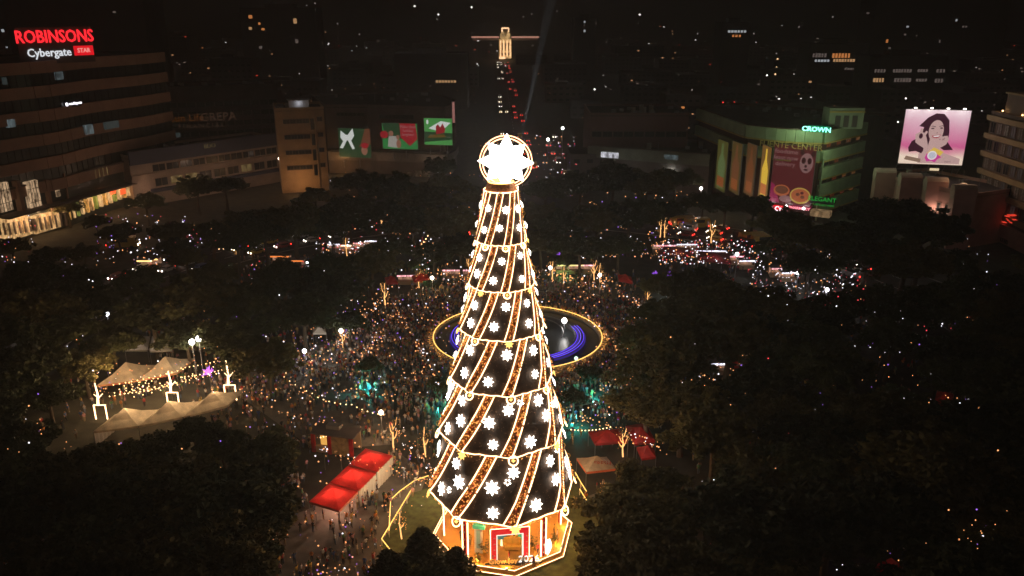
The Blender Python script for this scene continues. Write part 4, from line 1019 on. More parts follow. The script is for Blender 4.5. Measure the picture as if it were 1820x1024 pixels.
# ---- 9 turreted low building under the billboard
tp = [U(px, py, 17) for px, py in ((1560, 303), (1612, 312), (1660, 322), (1728, 338))]
for p in tp: p.z = 0
tb = building('turreted_building', 'low pinkish building with rounded stepped turrets below the portrait billboard', tp, 15, 22, M_pink)
for k, (px, py) in enumerate(((1573, 300), (1618, 309), (1664, 316), (1714, 330))):
    q = U(px, py + 6, 17); MB().box((q.x, q.y, 8.6), (5.6, 4.2, 17.2), -.2).build('turret', M_pink, tb)
    MB().tube([(q.x - 2.9, q.y + .55, 16.2), (q.x + 2.9, q.y - .6, 16.2)], 2.1, 12).build('turret_cap', M_cream, tb)
windows(tb, tp[0], tp[1], 8, 5, 1, 2, 2.5, 3, M_cream); windows(tb, tp[2], tp[3], 5, 5, 2, 3, 2.5, 2.6, M_cream)
q = tp[1] + Vector((4, -12, 9)); lamp('street_glow', q, (1, .65, .5), 500, tb, .5)
# ---- 10 right apartment building with beige bands
r0, r1 = U(1766, 184, 38), U(2060, 244, 38); r0.z = r1.z = 0
rb = building('banded_building', 'beige banded building with curtained windows and red lights at the right edge', [r0, r1], 35, 30, mat('brown_grey_wall', (.16, .11, .09), .85, .2, .3))
d, n, L, a = nrm(r0, r1)
for k in range(6):
    z = 33.2 - 5.3 * k; band(rb, [r0 - d * .8, r1], z, z + 1.5, .8, M_tan, 'floor_band')
    if k < 5: windows(rb, r0, r0 + d * L * .75, z - 1.9, 5, 1, 14, 2.3, 3.0, M_dark2, .7, [lit_glass('curtain_dim', (.3, .24, .24), .1, 2.0), mat('curtain', (.3, .25, .24), .9, .5, 2)])
band(rb, [r0 - d * .8, r1], 0.5, 5.6, 1.0, M_pink, 'fascia')
MB().box(r0 + d * 12 - n * 6 + Vector((0, 0, 38.2)), (18, 8, 6), a).build('penthouse', M_dark2, rb); MB().box(r0 + d * 12 - n * 6 + Vector((0, 0, 41.4)), (19, 9, .5), a).build('penthouse_roof', M_tan, rb)
for k in (0, 1):
    q = r0 + d * (3 + 10 * k) - n * 1.4 + Vector((0, 0, 36.2)); MB().ball(q, .25).build('wall_lamp', E_bulb, rb); lamp('wall_lamp_light', q + n * .4, (1, .5, .15), 60, rb, .2)
for k in range(13):
    on_face(rb, *(lambda x, y: (x, y, x + 4, y + 3))(1778 + rr5.uniform(0, 28), 381 + rr5.uniform(-2, 14)), r0, r1, emi('red_party_light', (1, .06, .03), .8), 'red_light', .9)
lamp('rose_wash', r0 + d * 10 + n * 9 + Vector((0, 0, 6)), (1, .5, .4), 150, rb, 1); lamp('amber_wash', r0 + d * 16 + n * 14 + Vector((0, 0, 20)), (1, .6, .35), 700, rb, 1)
q, a_, _, _, n_ = on_face(rb, 1792, 428, 1794, 429, r0, r1, M_wire, 'letter_mount', 1.2); letters('lettering', 'lexi', M_wire, q + n_ * .2, 1.6, a_, rb)
q = V(1815, 440, r0.y - 3); em = empty('round_emblem', q, 'round green and gold emblem disc at the right edge of the photo', 'sign')
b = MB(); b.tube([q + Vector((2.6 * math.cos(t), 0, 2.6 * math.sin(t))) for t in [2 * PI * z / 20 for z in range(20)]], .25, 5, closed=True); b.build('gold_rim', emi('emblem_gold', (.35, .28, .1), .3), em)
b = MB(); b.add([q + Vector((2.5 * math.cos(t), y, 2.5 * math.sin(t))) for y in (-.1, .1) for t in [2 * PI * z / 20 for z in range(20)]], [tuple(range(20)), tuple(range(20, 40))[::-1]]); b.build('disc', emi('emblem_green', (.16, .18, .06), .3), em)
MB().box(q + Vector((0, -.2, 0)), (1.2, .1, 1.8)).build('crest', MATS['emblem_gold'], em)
MB().box(q + Vector((0, .6, -q.z / 2)), (.5, .5, q.z)).build('post', M_metal, em)
q = V(1812, 476, r0.y - 6); bs_ = empty('blue_neon_sign', q, 'blue and white neon sign low at the right edge', 'sign'); letters('lettering', 'blue', emi('blue_white_neon', (.45, .6, 1), 2.5), q, 1.9, R(-16), bs_)
MB().box(q + Vector((0, .2, 0)), (7, .2, 2), R(-16)).build('backing', emi('blue_glow_panel', (.02, .04, .4), .8), bs_); MB().box(q + Vector((0, .5, -q.z / 2 - .5)), (.4, .4, max(.5, q.z - 1))).build('post', M_metal, bs_)

# ================================================================== FAR TOWN
r6 = random.Random(21)
dk = [mat(f'far_wall_{c}', col, .9, .2, .1) for c, col in zip('abc', ((.1, .085, .08), (.14, .11, .1), (.08, .075, .08)))]
E_far = [emi('far_window_warm', (1, .55, .25), .5, False), emi('far_window_white', (.8, .85, .9), .5, False), emi('far_window_orange', (1, .35, .1), .6, False), emi('far_window_dim', (.5, .38, .34), .22, False)]
def far_block(x, y, wx, wy, h, label, group=None, lit=.04, name='far_building'):
    e = empty(name, (x, y, 0), label, 'building', group)
    m = r6.choice(dk); MB().prism([(-wx / 2, 0), (wx / 2, 0), (wx / 2, wy), (-wx / 2, wy)], 0, h).build('wall', m, e, world=False)
    MB().box((r6.uniform(-.2, .2) * wx, wy * .5, h + 1), (wx * .3, wy * .4, 2)).build('roof_room', m, e, world=False)
    b = MB()
    nf, nb = max(1, int(h / 4)), max(2, int(wx / 4))
    for f in range(nf):
        for k in range(nb):
            X = -wx / 2 + wx * (k + .5) / nb; Z = 2.2 + 4 * f
            if r6.random() < lit: MB().box((X, -.12, Z), (2.0, .2, 1.3)).build('lit_window', r6.choice(E_far), e, world=False)
            else: b.box((X, -.06, Z), (2.2, .12, 1.4))
    b.build('window_row', M_glass, e, world=False, kind='stuff')
    return e
lab6 = ['dark unlit far block'] * 2
cnt = 0
for row, (Y, n_, s_) in enumerate(((300, 9, 1), (335, 11, 1), (385, 13, 1), (440, 14, 1.1), (510, 15, 1.2), (600, 17, 1.4), (720, 19, 1.6), (860, 21, 1.9), (1010, 22, 2.2), (1200, 24, 2.6))):
    half = Y * .68
    for k in range(n_):
        x = -half + 2 * half * (k + r6.uniform(.2, .8)) / n_; wx = r6.uniform(14, 30) * s_
        rx = 5 - 17 * (Y - 262) / 808
        if abs(x - rx) < wx / 2 + 15: continue
        if Y < 400 and not (20 < x < 70 or x > 130): continue
        h = r6.uniform(7, 17) * (1 + .25 * (s_ - 1)) * (1.7 if r6.random() < .12 and Y > 420 else 1)
        far_block(x, Y + r6.uniform(-10, 10), wx, 16 * s_, h, lab6[x > rx], 'unlit far buildings ' + ('left' if x < rx else 'right'), .012)
def tower(px0, px1, py, Y, label, wins, wy=25):
    a, c = V(px0, py, Y), V(px1, py, Y); x = (a.x + c.x) / 2; wx = c.x - a.x; h = a.z
    e = empty('far_tower', (x, Y, 0), label, 'building'); m = dk[0]
    MB().prism([(-wx / 2, 0), (wx / 2, 0), (wx / 2, wy), (-wx / 2, wy)], 0, h).build('wall', m, e, world=False)
    MB().box((0, wy / 2, h + 1.5), (wx * .4, wy * .4, 3)).build('roof_room', m, e, world=False)
    for x0, y0, x1, y1, mi in wins:
        p, q = V(x0, y1, Y), V(x1, y0, Y); n = max(1, int((x1 - x0) / 5))
        for k in range(n):
            MB().box((p.x + (q.x - p.x) * (k + .5) / n, Y - .1, (p.z + q.z) / 2), ((q.x - p.x) / n * r6.uniform(.55, .85), .25, q.z - p.z)).build('lit_window', E_far[mi], e)
    return e
tower(1440, 1545, 78, 620, 'wide far building at upper right with two rows of reddish lit windows', [(1443, 95, 1470, 102, 3), (1478, 95, 1512, 103, 2), (1520, 97, 1534, 104, 3), (1447, 106, 1475, 110, 1), (1480, 105, 1540, 110, 0), (1500, 121, 1536, 124, 3)])
tower(1548, 1686, 100, 560, 'far office block at upper right with two regular rows of lit window groups', [(1553, 123, 1575, 129, 3), (1586, 123, 1621, 129, 3), (1630, 123, 1650, 128, 3), (1663, 123, 1681, 129, 3), (1551, 139, 1572, 146, 0), (1588, 139, 1620, 146, 3), (1627, 140, 1648, 145, 3), (1660, 140, 1677, 147, 3), (1575, 157, 1618, 162, 2)])
tower(1560, 1800, -10, 900, 'dark far high rise at the top right with scattered lit windows', [(1573, 70, 1580, 76, 2), (1610, 46, 1616, 49, 1), (1539, 22, 1546, 25, 3), (1697, 34, 1703, 38, 1), (1668, 71, 1672, 76, 3), (1709, 46, 1720, 49, 3), (1605, 60, 1612, 63, 3), (1578, 84, 1584, 87, 3)], 40)
tower(425, 560, 14, 700, 'dark far tower upper left of the boulevard with a few orange windows', [(441, 27, 449, 33, 2), (441, 48, 449, 53, 0), (464, 50, 471, 54, 2), (460, 82, 466, 87, 3), (524, 70, 531, 77, 3), (521, 33, 528, 42, 0), (458, 40, 464, 44, 2)])
tower(445, 500, 160, 420, 'dark block with four small orange windows above the low bank building', [(456, 168, 463, 182, 2), (473, 169, 482, 182, 2), (444, 172, 449, 178, 3)])
tower(700, 830, 95, 560, 'pale dim block upper left of the star with a lit roof strip', [(774, 143, 811, 147, 0)])
tower(0, 250, -20, 520, 'dark wide tower behind the rooftop sign at the upper left', [(2, 52, 8, 57, 1), (200, 20, 206, 23, 3)], 30)
tower(1285, 1335, 40, 650, 'slim dark far building with a small white rooftop sign', [(1293, 54, 1327, 58, 1), (1300, 62, 1318, 66, 2)])
tower(1020, 1060, 32, 800, 'slim far tower right of the light beam with a column of white windows', [(1037, 37, 1041, 41, 1), (1037, 44, 1040, 47, 3), (1037, 53, 1041, 57, 1), (1058, 40, 1061, 44, 3)])
# roof and street lights of the far town: isolated bright points standing on poles or roofs
E_pt = [emi('point_white', (1, .96, .9), 3, False), emi('point_warm', (1, .62, .3), 2, False), emi('point_red', (1, .05, .04), 1.6, False), emi('point_dim', (.7, .6, .55), .6, False)]
pts_far = [(382, 76, 0), (1452, 95, 0), (1675, 100, 1), (1363, 134, 0), (1596, 217, 0), (1380, 95, 3), (1382, 105, 1), (1380, 120, 1), (1378, 132, 1), (1057, 159, 0), (1137, 26, 0), (1050, 111, 0), (1003, 111, 3), (639, 61, 3), (737, 11, 0), (838, 13, 0), (779, 26, 0), (1285, 182, 2), (1305, 182, 2), (1332, 190, 2), (1345, 183, 2), (1690, 7, 0), (1230, 160, 3), (850, 118, 0), (590, 160, 3), (583, 117, 3), (532, 131, 3),
           (451, 222, 0), (1000, 228, 0), (1048, 248, 3), (1300, 118, 0), (1290, 88, 0), (1380, 172, 3), (545, 10, 3), (560, 6, 3), (600, 42, 3), (760, 90, 3), (990, 20, 3), (945, 25, 3), (930, 30, 3), (1240, 60, 3), (1340, 60, 3), (1420, 48, 3), (1480, 30, 3), (1735, 120, 3), (1610, 175, 0)]
for k, (px, py, mi) in enumerate(pts_far):
    if py < 45: p = V(px, py, 1240)
    else: p = U(px, py, 14); 
    if p.y > 1240 or p.y < 0: p = V(px, py, 1240)
    e = empty('far_street_lamp', (p.x, p.y, 0), ('bright white', 'warm', 'red', 'dim')[mi] + ' distant lamp', 'lamp', ('bright white', 'warm', 'red', 'dim')[mi] + ' distant lamps')
    MB().ball(p, (.75, .8, .7, .6)[mi] * p.y / 620, lo=True).build('lamp_head', E_pt[mi], e); MB().tube([(p.x, p.y, 0), p], .12, 4).build('pole', M_metal, e)
b = MB()
for k in range(420):
    Y = r6.choice((430, 520, 640, 800, 980, 1150, 1240)) + r6.uniform(-20, 20); x = r6.uniform(-.75, .75) * Y; z = abs(r6.gauss(0, 14)) + 5; s = r6.choice((.35, .5, .5, .8)) * Y / 700
    b.box((x, Y, z), (s * 2, .4, s), 0, r6.choice((0, 0, 0, 0, 1, 1, 2, 3)))
b.build('far_town_lights', [emi('town_dim', (.5, .36, .3), .3, False), emi('town_warm', (1, .45, .2), .6, False), emi('town_white', (1, .92, .9), 1.6, False), emi('town_red', (1, .08, .04), .5, False)], kind='stuff')
# ---- capitol
cy = 1100; ca, cb = V(884, 105, cy), V(912, 50, cy); cx = (ca.x + cb.x) / 2
cp = empty('capitol_building', (cx, cy, 0), 'distant brightly lit white capitol with a dome at the end of the boulevard', 'building')
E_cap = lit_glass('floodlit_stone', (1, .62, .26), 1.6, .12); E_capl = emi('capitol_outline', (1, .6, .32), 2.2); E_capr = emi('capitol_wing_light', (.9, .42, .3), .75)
def bx_(x0, y0, x1, y1, dy, mt, nm, dep=10):
    p, q = V(x0, y1, cy + dy), V(x1, y0, cy + dy); z0 = max(0, p.z)
    MB().box(((p.x + q.x) / 2, cy + dy + dep / 2, (z0 + q.z) / 2), (q.x - p.x, dep, q.z - z0)).build(nm, mt, cp)
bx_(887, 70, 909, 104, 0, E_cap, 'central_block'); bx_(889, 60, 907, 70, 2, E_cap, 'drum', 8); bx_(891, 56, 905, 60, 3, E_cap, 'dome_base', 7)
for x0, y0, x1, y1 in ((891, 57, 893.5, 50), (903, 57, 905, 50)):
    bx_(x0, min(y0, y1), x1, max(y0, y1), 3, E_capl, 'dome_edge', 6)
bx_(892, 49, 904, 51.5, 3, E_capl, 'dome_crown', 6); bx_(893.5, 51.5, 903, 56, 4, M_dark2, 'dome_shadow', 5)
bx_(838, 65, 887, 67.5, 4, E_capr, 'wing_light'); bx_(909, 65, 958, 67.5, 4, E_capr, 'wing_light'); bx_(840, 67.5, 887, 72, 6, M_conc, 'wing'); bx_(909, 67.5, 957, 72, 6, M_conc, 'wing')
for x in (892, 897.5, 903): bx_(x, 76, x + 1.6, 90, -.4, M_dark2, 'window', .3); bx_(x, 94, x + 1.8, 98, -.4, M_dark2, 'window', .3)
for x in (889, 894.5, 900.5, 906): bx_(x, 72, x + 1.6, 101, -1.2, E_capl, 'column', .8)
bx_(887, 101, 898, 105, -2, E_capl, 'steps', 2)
lamp('capitol_flood', (cx, cy - 12, 12), (1, .7, .4), 4000, cp, 2)

# ================================================================== TREES
def crown_mesh(name, seed, nleaf, clumps, flat, leaf, mt, conif=False):
    g = np.random.default_rng(seed)
    if conif:
        t = g.uniform(0, 1, clumps); rad = (1 - t) * .95 + .06; an = g.uniform(0, 6.283, clumps)
        rad *= g.uniform(.45, 1.15, clumps); C = np.stack([np.cos(an) * rad, np.sin(an) * rad, np.floor(t * 9) / 9 * 1.7 - .7 + g.uniform(-.05, .05, clumps)], 1); cr = .16 + .1 * (1 - t)
    else:
        u = g.normal(size=(clumps, 3)); u /= np.linalg.norm(u, axis=1)[:, None]; u[:, 2] = np.abs(u[:, 2]) * .95 - .2
        lob = 1 + .22 * np.sin(3 * np.arctan2(u[:, 1], u[:, 0]) + seed) + .12 * np.sin(7 * np.arctan2(u[:, 1], u[:, 0]) + seed * 2)
        C = u * (g.uniform(.35, .95, clumps) * lob)[:, None]; C[:, 2] *= flat; cr = g.uniform(.08, .2, clumps)
    k = g.integers(0, clumps, nleaf)
    d = g.normal(size=(nleaf, 3)); d /= np.linalg.norm(d, axis=1)[:, None]
    P = C[k] + d * (cr[k] * g.uniform(.3, 1.05, nleaf) ** .6)[:, None] * np.array([1, 1, .6])
    a = g.normal(size=(nleaf, 3)) * np.array([1, 1, .5]); a /= np.linalg.norm(a, axis=1)[:, None]
    b_ = np.cross(a, g.normal(size=(nleaf, 3))); b_ /= np.linalg.norm(b_, axis=1)[:, None]
    s = g.uniform(.6, 1.4, nleaf)[:, None] * leaf
    a = a * s * 1.3; b_ = b_ * s * .65
    Vt = np.stack([P - a, P + b_, P + a, P - b_], 1).reshape(-1, 3)
    me = bpy.data.meshes.new(name)
    me.vertices.add(len(Vt)); me.vertices.foreach_set('co', Vt.ravel().astype(np.float32))
    me.loops.add(nleaf * 4); me.loops.foreach_set('vertex_index', np.arange(nleaf * 4, dtype=np.int32))
    me.polygons.add(nleaf); me.polygons.foreach_set('loop_start', np.arange(0, nleaf * 4, 4, dtype=np.int32))
    me.materials.append(mt); me.update(); me.validate()
    return me, C
def trunk_mesh(seed, hc, C):
    """unit crown radius; trunk from z=-hc to the crown"""
    b = MB(); g = random.Random(seed)
    top = Vector((g.uniform(-.05, .05), g.uniform(-.05, .05), -.25))
    b.tube([(0, 0, -hc), (g.uniform(-.04, .04), .02, -hc * .6), top], [.075, .055, .05], 7)
    for k in range(6):
        c = Vector(C[g.randrange(len(C))]) * .8; mid = top.lerp(c, .5) + Vector((0, 0, -.08)); b.tube([top, mid, c], [.04, .028, .01], 5)
        for q in range(2):
            c2 = Vector(C[g.randrange(len(C))]) * .9
            if (c2 - mid).length < .8: b.tube([mid, mid.lerp(c2, .5) + Vector((0, 0, .03)), c2], [.02, .013, .005], 4)
    return b.mesh('trunk', M_bark)
CR = []
for k in range(7):
    me, C = crown_mesh('crown', 30 + k, 12500, 170 + 8 * k, (.55, .62, .5, .7, .58, .66, .52)[k], .04, (M_leaf, M_leaf, M_leaf2)[k % 3])
    CR.append((me, trunk_mesh(60 + k, 1.05, C), 1.05))
mcf, Cc = crown_mesh('crown', 77, 5200, 260, 1, .055, M_leaf, conif=True)
CF = (mcf, trunk_mesh(80, 1.5, Cc * .5), 1.5)
TREES = []
cell = {}
def region(px, py):
    h = 'left' if px < 600 else 'middle' if px < 1050 else 'right'; v = 'far' if py < 440 else 'midway' if py < 680 else 'near'
    return v, h
def tree(px, py, Rm, kind=None, label=None, hz=None, wp=None):
    hz = hz or Rm * 1.25
    p = wp or U(px, py, hz)
    m, tk, hc = CF if kind == 'cone' else CR[r6.choice((2, 5))] if 1080 < px < 1300 and py > 480 else CR[r6.randrange(7)]  # right centre crowns take lighter leaves, the tree's glow put into colour
    v, h = region(px, py)
    label = label or ('very large' if Rm > 8.4 else 'large' if Rm > 7.2 else 'medium' if Rm > 5.9 else 'small') + ' dark shade tree'
    e = empty('shade_tree' if kind != 'cone' else 'conifer_tree', (p.x, p.y, 0), label, 'tree', f'{v} {h} shade trees')
    rz = r6.uniform(0, 6.28); s = (Rm, Rm, Rm * r6.uniform(.85, 1.1)) if kind != 'cone' else (Rm, Rm, Rm)
    c = put('crown', m, e, (0, 0, hz), rz, s); c['kind'] = 'stuff' if False else c.get('kind', '') or ''
    del c['kind']
    put('trunk', tk, e, (0, 0, hz), rz, (Rm, Rm, hz / hc))
    TREES.append((p.x, p.y, hz, Rm))
TL = [
 (40, 930, 6.5), (125, 860, 7.5), (215, 905, 7.5), (300, 880, 7.5), (385, 905, 8), (445, 865, 6.5), (470, 912, 5), (350, 980, 7), (20, 800, 6), (90, 1010, 6), (230, 1010, 6.5), (190, 830, 5.5), (430, 970, 5), (400, 1015, 6), (395, 800, 4.6), (-40, 880, 8), (480, 800, 4.5), (1095, 905, 5), (1135, 965, 6), (1085, 1000, 4.2), (1150, 865, 5.5), (1090, 1050, 5), (1180, 920, 6), (1190, 1010, 7), (140, 500, 6), (300, 415, 6), (210, 415, 5.5), (375, 412, 6.5), (430, 400, 7), (165, 540, 7), (200, 610, 5.5), (150, 650, 5), (330, 460, 4.5), (250, 500, 5.5), (120, 530, 6.5), (440, 640, 5), (90, 455, 5), (20, 440, 5), (150, 450, 4.5), (60, 480, 6), (380, 490, 6),
 # left mid
 (50, 560, 9), (105, 590, 7.5), (20, 660, 8), (85, 705, 5), (-30, 600, 9), (-30, 740, 7), (345, 530, 9), (270, 555, 8), (425, 540, 8), (420, 600, 7), (505, 500, 8), (590, 520, 8), (540, 560, 7), (620, 575, 4.5), (480, 640, 6), (60, 500, 7), (330, 600, 6), (590, 480, 7), (660, 470, 7),
 # left back
 (525, 395, 10), (470, 410, 9), (590, 400, 9), (420, 430, 7), (640, 325, 9), (700, 340, 9), (755, 355, 9), (800, 400, 9), (790, 330, 8), (845, 350, 7), (620, 370, 8), (560, 350, 6), (735, 400, 8), (690, 380, 7), (260, 360, 6), (245, 330, 5), (350, 335, 7), (400, 330, 7), (820, 440, 7), (770, 450, 6), (780, 300, 7), (310, 440, 5), (120, 370, 5), (700, 440, 6), (170, 395, 4),
 # right back
 (970, 340, 8), (1030, 330, 9), (1090, 320, 10), (1150, 330, 9), (1200, 320, 8), (1000, 400, 8), (1060, 390, 9), (1120, 385, 9), (960, 430, 7), (1030, 440, 7), (1180, 375, 7), (1290, 365, 7), (1340, 370, 7), (1250, 360, 6), (1100, 440, 6), (960, 385, 7), (1390, 400, 8), (1140, 290, 6), (1080, 285, 6),
 (1435, 425, 9), (1500, 420, 9), (1580, 385, 12), (1640, 410, 11), (1540, 450, 10), (1690, 470, 6.5), (1610, 470, 10), (1770, 555, 8), (1440, 470, 7), (1820, 590, 7), (1700, 540, 8), (1745, 505, 6.5), (1805, 515, 6), (345, 772, 4.2), (275, 800, 4.4), (1830, 470, 5), (1370, 440, 5),
 # right centre, crowns with the tree glow in their leaf colour
 (1165, 605, 7), (1200, 560, 7), (1140, 665, 6), (1190, 650, 8), (1240, 560, 8), (1290, 540, 8), (1330, 590, 7), (1150, 720, 6), (1215, 720, 7), (1190, 510, 6), (1245, 500, 6), (1160, 560, 5)]
for a in TL: tree(*a)
# dense park on the right
for k in range(500):
    px, py = r6.uniform(1120, 1870), r6.uniform(530, 1080)
    if px < 1120 + max(0, (800 - py)) * .45 or (px > 1240 and px < 1345 and 610 < py < 700) or (px > 1520 and px < 1660 and 620 < py < 720): continue
    if px < 1085 + max(0, (960 - py)) * .25: continue
    Rm = r6.uniform(5.5, 8.5); p = U(px, py, Rm * 1.25)
    if (p.x - TC.x) ** 2 + (p.y - TC.y) ** 2 < 26 ** 2: continue
    if any((p.x - t[0]) ** 2 + (p.y - t[1]) ** 2 < (.5 * (Rm + t[3])) ** 2 for t in TREES): continue
    tree(px, py, Rm, wp=p)
for px, py, Rm, lb in ((752, 990, 3.9, 'dark layered conifer silhouetted in front of the lawn left of the stage'), (812, 1012, 3.0, 'smaller dark conifer against the lit stage corner'), (690, 1022, 3.4, 'dark conifer at the bottom edge left of the lawn'), (775, 1040, 3.6, 'dark conifer cut by the bottom edge below the stage')):
    tree(px, py, Rm, 'cone', lb, hz=Rm * 1.5)
for px, py, Rm, lb in ((745, 468, 3.2, 'small bright green lit bush at the far left rim of the plaza'), (1000, 462, 3.4, 'small green lit bush right behind the tree tiers')):
    p = U(px, py, 3.5); e = empty('lit_bush', (p.x, p.y, 0), lb, 'bush')
    put('crown', CR[1][0], e, (0, 0, 3), 0, Rm); put('trunk', CR[1][1], e, (0, 0, 3), 0, (Rm, Rm, 3 / 1.05)); lamp('green_uplight', (p.x, p.y - 4, 1.0), (.35, 1, .3), 260, e, .3)
for k, (px, py, lb) in enumerate(((656, 655, 'small tree lit teal by a flood lamp in the plaza crowd'), (785, 690, 'teal lit young tree left of the christmas tree'), (1020, 712, 'teal lit young tree right of the christmas tree'), (1050, 668, 'teal tinted young tree below the fountain rim'), (845, 655, 'teal tinted young tree between fountain and christmas tree'))):
    p = U(px, py, 3.5); e = empty('teal_lit_tree', (p.x, p.y, 0), lb, 'tree'); Rm = 2.6
    put('crown', CR[4][0], e, (0, 0, 4), k, Rm); put('trunk', CR[4][1], e, (0, 0, 4), k, (Rm, Rm, 4 / 1.05)); lamp('teal_uplight', (p.x, p.y - 3.2, 1.6), (.05, .9, .8), 620, e, .25)
    MB().box((p.x - .5, p.y - 3.4, .8), (.4, .3, .4)).build('flood_head', E_teal, e)
for px, py in ((501, 541), (478, 572), (1165, 483), (1190, 484), (1293, 517), (1322, 527), (371, 657), (995, 448), (620, 583), (1502, 958)):
    p = U(px, py, 4); e = empty('violet_firework_light', (p.x, p.y, 0), 'violet burst shaped light' + (' beside the cream tents' if px == 371 else ''), 'light', 'violet burst lights')
    b = MB(); rs = 1.5 if px == 371 else 1.1
    for q in range(26):
        a, el = r6.uniform(0, 6.28), r6.uniform(-.1, 1.5); t = Vector((math.cos(a) * math.cos(el), math.sin(a) * math.cos(el), math.sin(el))) * rs * r6.uniform(.6, 1)
        b.tube([Vector((0, 0, 3.2)) + t * .15, Vector((0, 0, 3.2)) + t], .035 if px != 371 else .06, 3)
    b.build('burst', emi('violet_bright', (.75, .2, 1), 1.6) if px == 371 else E_pur, e, world=False, kind='stuff'); MB().tube([(0, 0, 0), (0, 0, 3.3)], .06, 5).build('stem', M_metal, e, world=False)

# ================================================================== STREET LAMPS
SL = [(237, 303, 9, 320, (1, .75, .65), 'street lamp at the corner of the low bank building'), (497, 282, 11, 420, (1, .55, .28), 'street lamp before the tan block'), (547, 467, 7, 160, (.9, .95, 1), 'white lamp above the left crowd'), (403, 480, 8, 300, (.85, .9, 1), 'cold white lamp above the tents on the left road'),
      (1062, 270, 9, 220, (1, .7, .55), 'street lamp left of the lit shopfront strip'), (1272, 288, 9, 320, (1, .75, .6), 'street lamp before the drink banners'), (1246, 335, 8, 140, (1, .8, .7), 'street lamp at the pink pier'), (1647, 340, 9, 160, (1, .95, .9), 'left lamp of the pair beside the big tree'), (1657, 341, 9, 160, (1, .95, .9), 'right lamp of the pair beside the big tree'), (1664, 360, 8, 60, (1, 1, .95), 'small ring lamp right of the big tree'), (1700, 394, 8, 120, (.9, .9, 1), 'white lamp before the banded building'),
      (1197, 497, 5, 130, (.8, 1, .95), 'greenish white lamp behind the fountain plaza'), (677, 733, 5, 260, (1, .6, .3), 'bright warm lamp above the red and yellow kiosk'), (640, 565, 4, 60, (1, .6, .5), 'small pinkish lamp in the crowd arc'), (541, 624, 4, 80, (.9, .95, 1), 'small white lamp in the left crowd'), (606, 588, 6, 170, (1, .97, .85), 'bright lamp on top of a light wrapped tree'), (190, 558, 6, 70, (.9, .9, 1), 'white lamp under the dark tent roof on the left'),
      (1181, 545, 4, 90, (.95, .97, 1), 'white lamp at the right end of the crowd arc'), (1310, 452, 7, 90, (.9, .95, 1), 'white lamp above the right stalls'), (1419, 485, 5, 130, (.85, .9, 1), 'cold white lamp in the lit market at right'), (1470, 515, 5, 130, (.85, .85, 1), 'bluish white lamp in the market beside red canopies'), (773, 847, 3.5, 180, (1, .72, .35), 'warm globe lamp at the left railing'), (1000, 228, 9, 120, (1, 1, .9), 'white lamp beside the boulevard'), (974, 248, 9, 120, (1, 1, .9), 'white lamp at the boulevard mouth'),
      (768, 494, 4.5, 160, (1, .75, .45), 'bright warm lamp at the far rim stalls'), (978, 476, 5, 120, (1, .8, .6), 'bright lamp right behind the tree tiers'), (1066, 489, 5, 120, (1, .75, .5), 'bright lamp over the far right stalls')]
for px, py, h, pw, col, lb in SL:
    e = spot_ball(px, py, h, .24 + .0013 * U(px, py, h).y, emi('lamp_' + '_'.join(str(int(c * 99)) for c in col), (*[min(1, c * .6 + .4) for c in col],), 7), lb, pw * 3.0, col, 'street_lamp')
for k, (px, py) in enumerate(((341, 608), (353, 602))):
    spot_ball(px, py, 9, .55, E_wht, ('left' if k == 0 else 'right') + ' head of the twin flood lamps above the cream tents', 520, (1, .85, .6), 'flood_lamp')

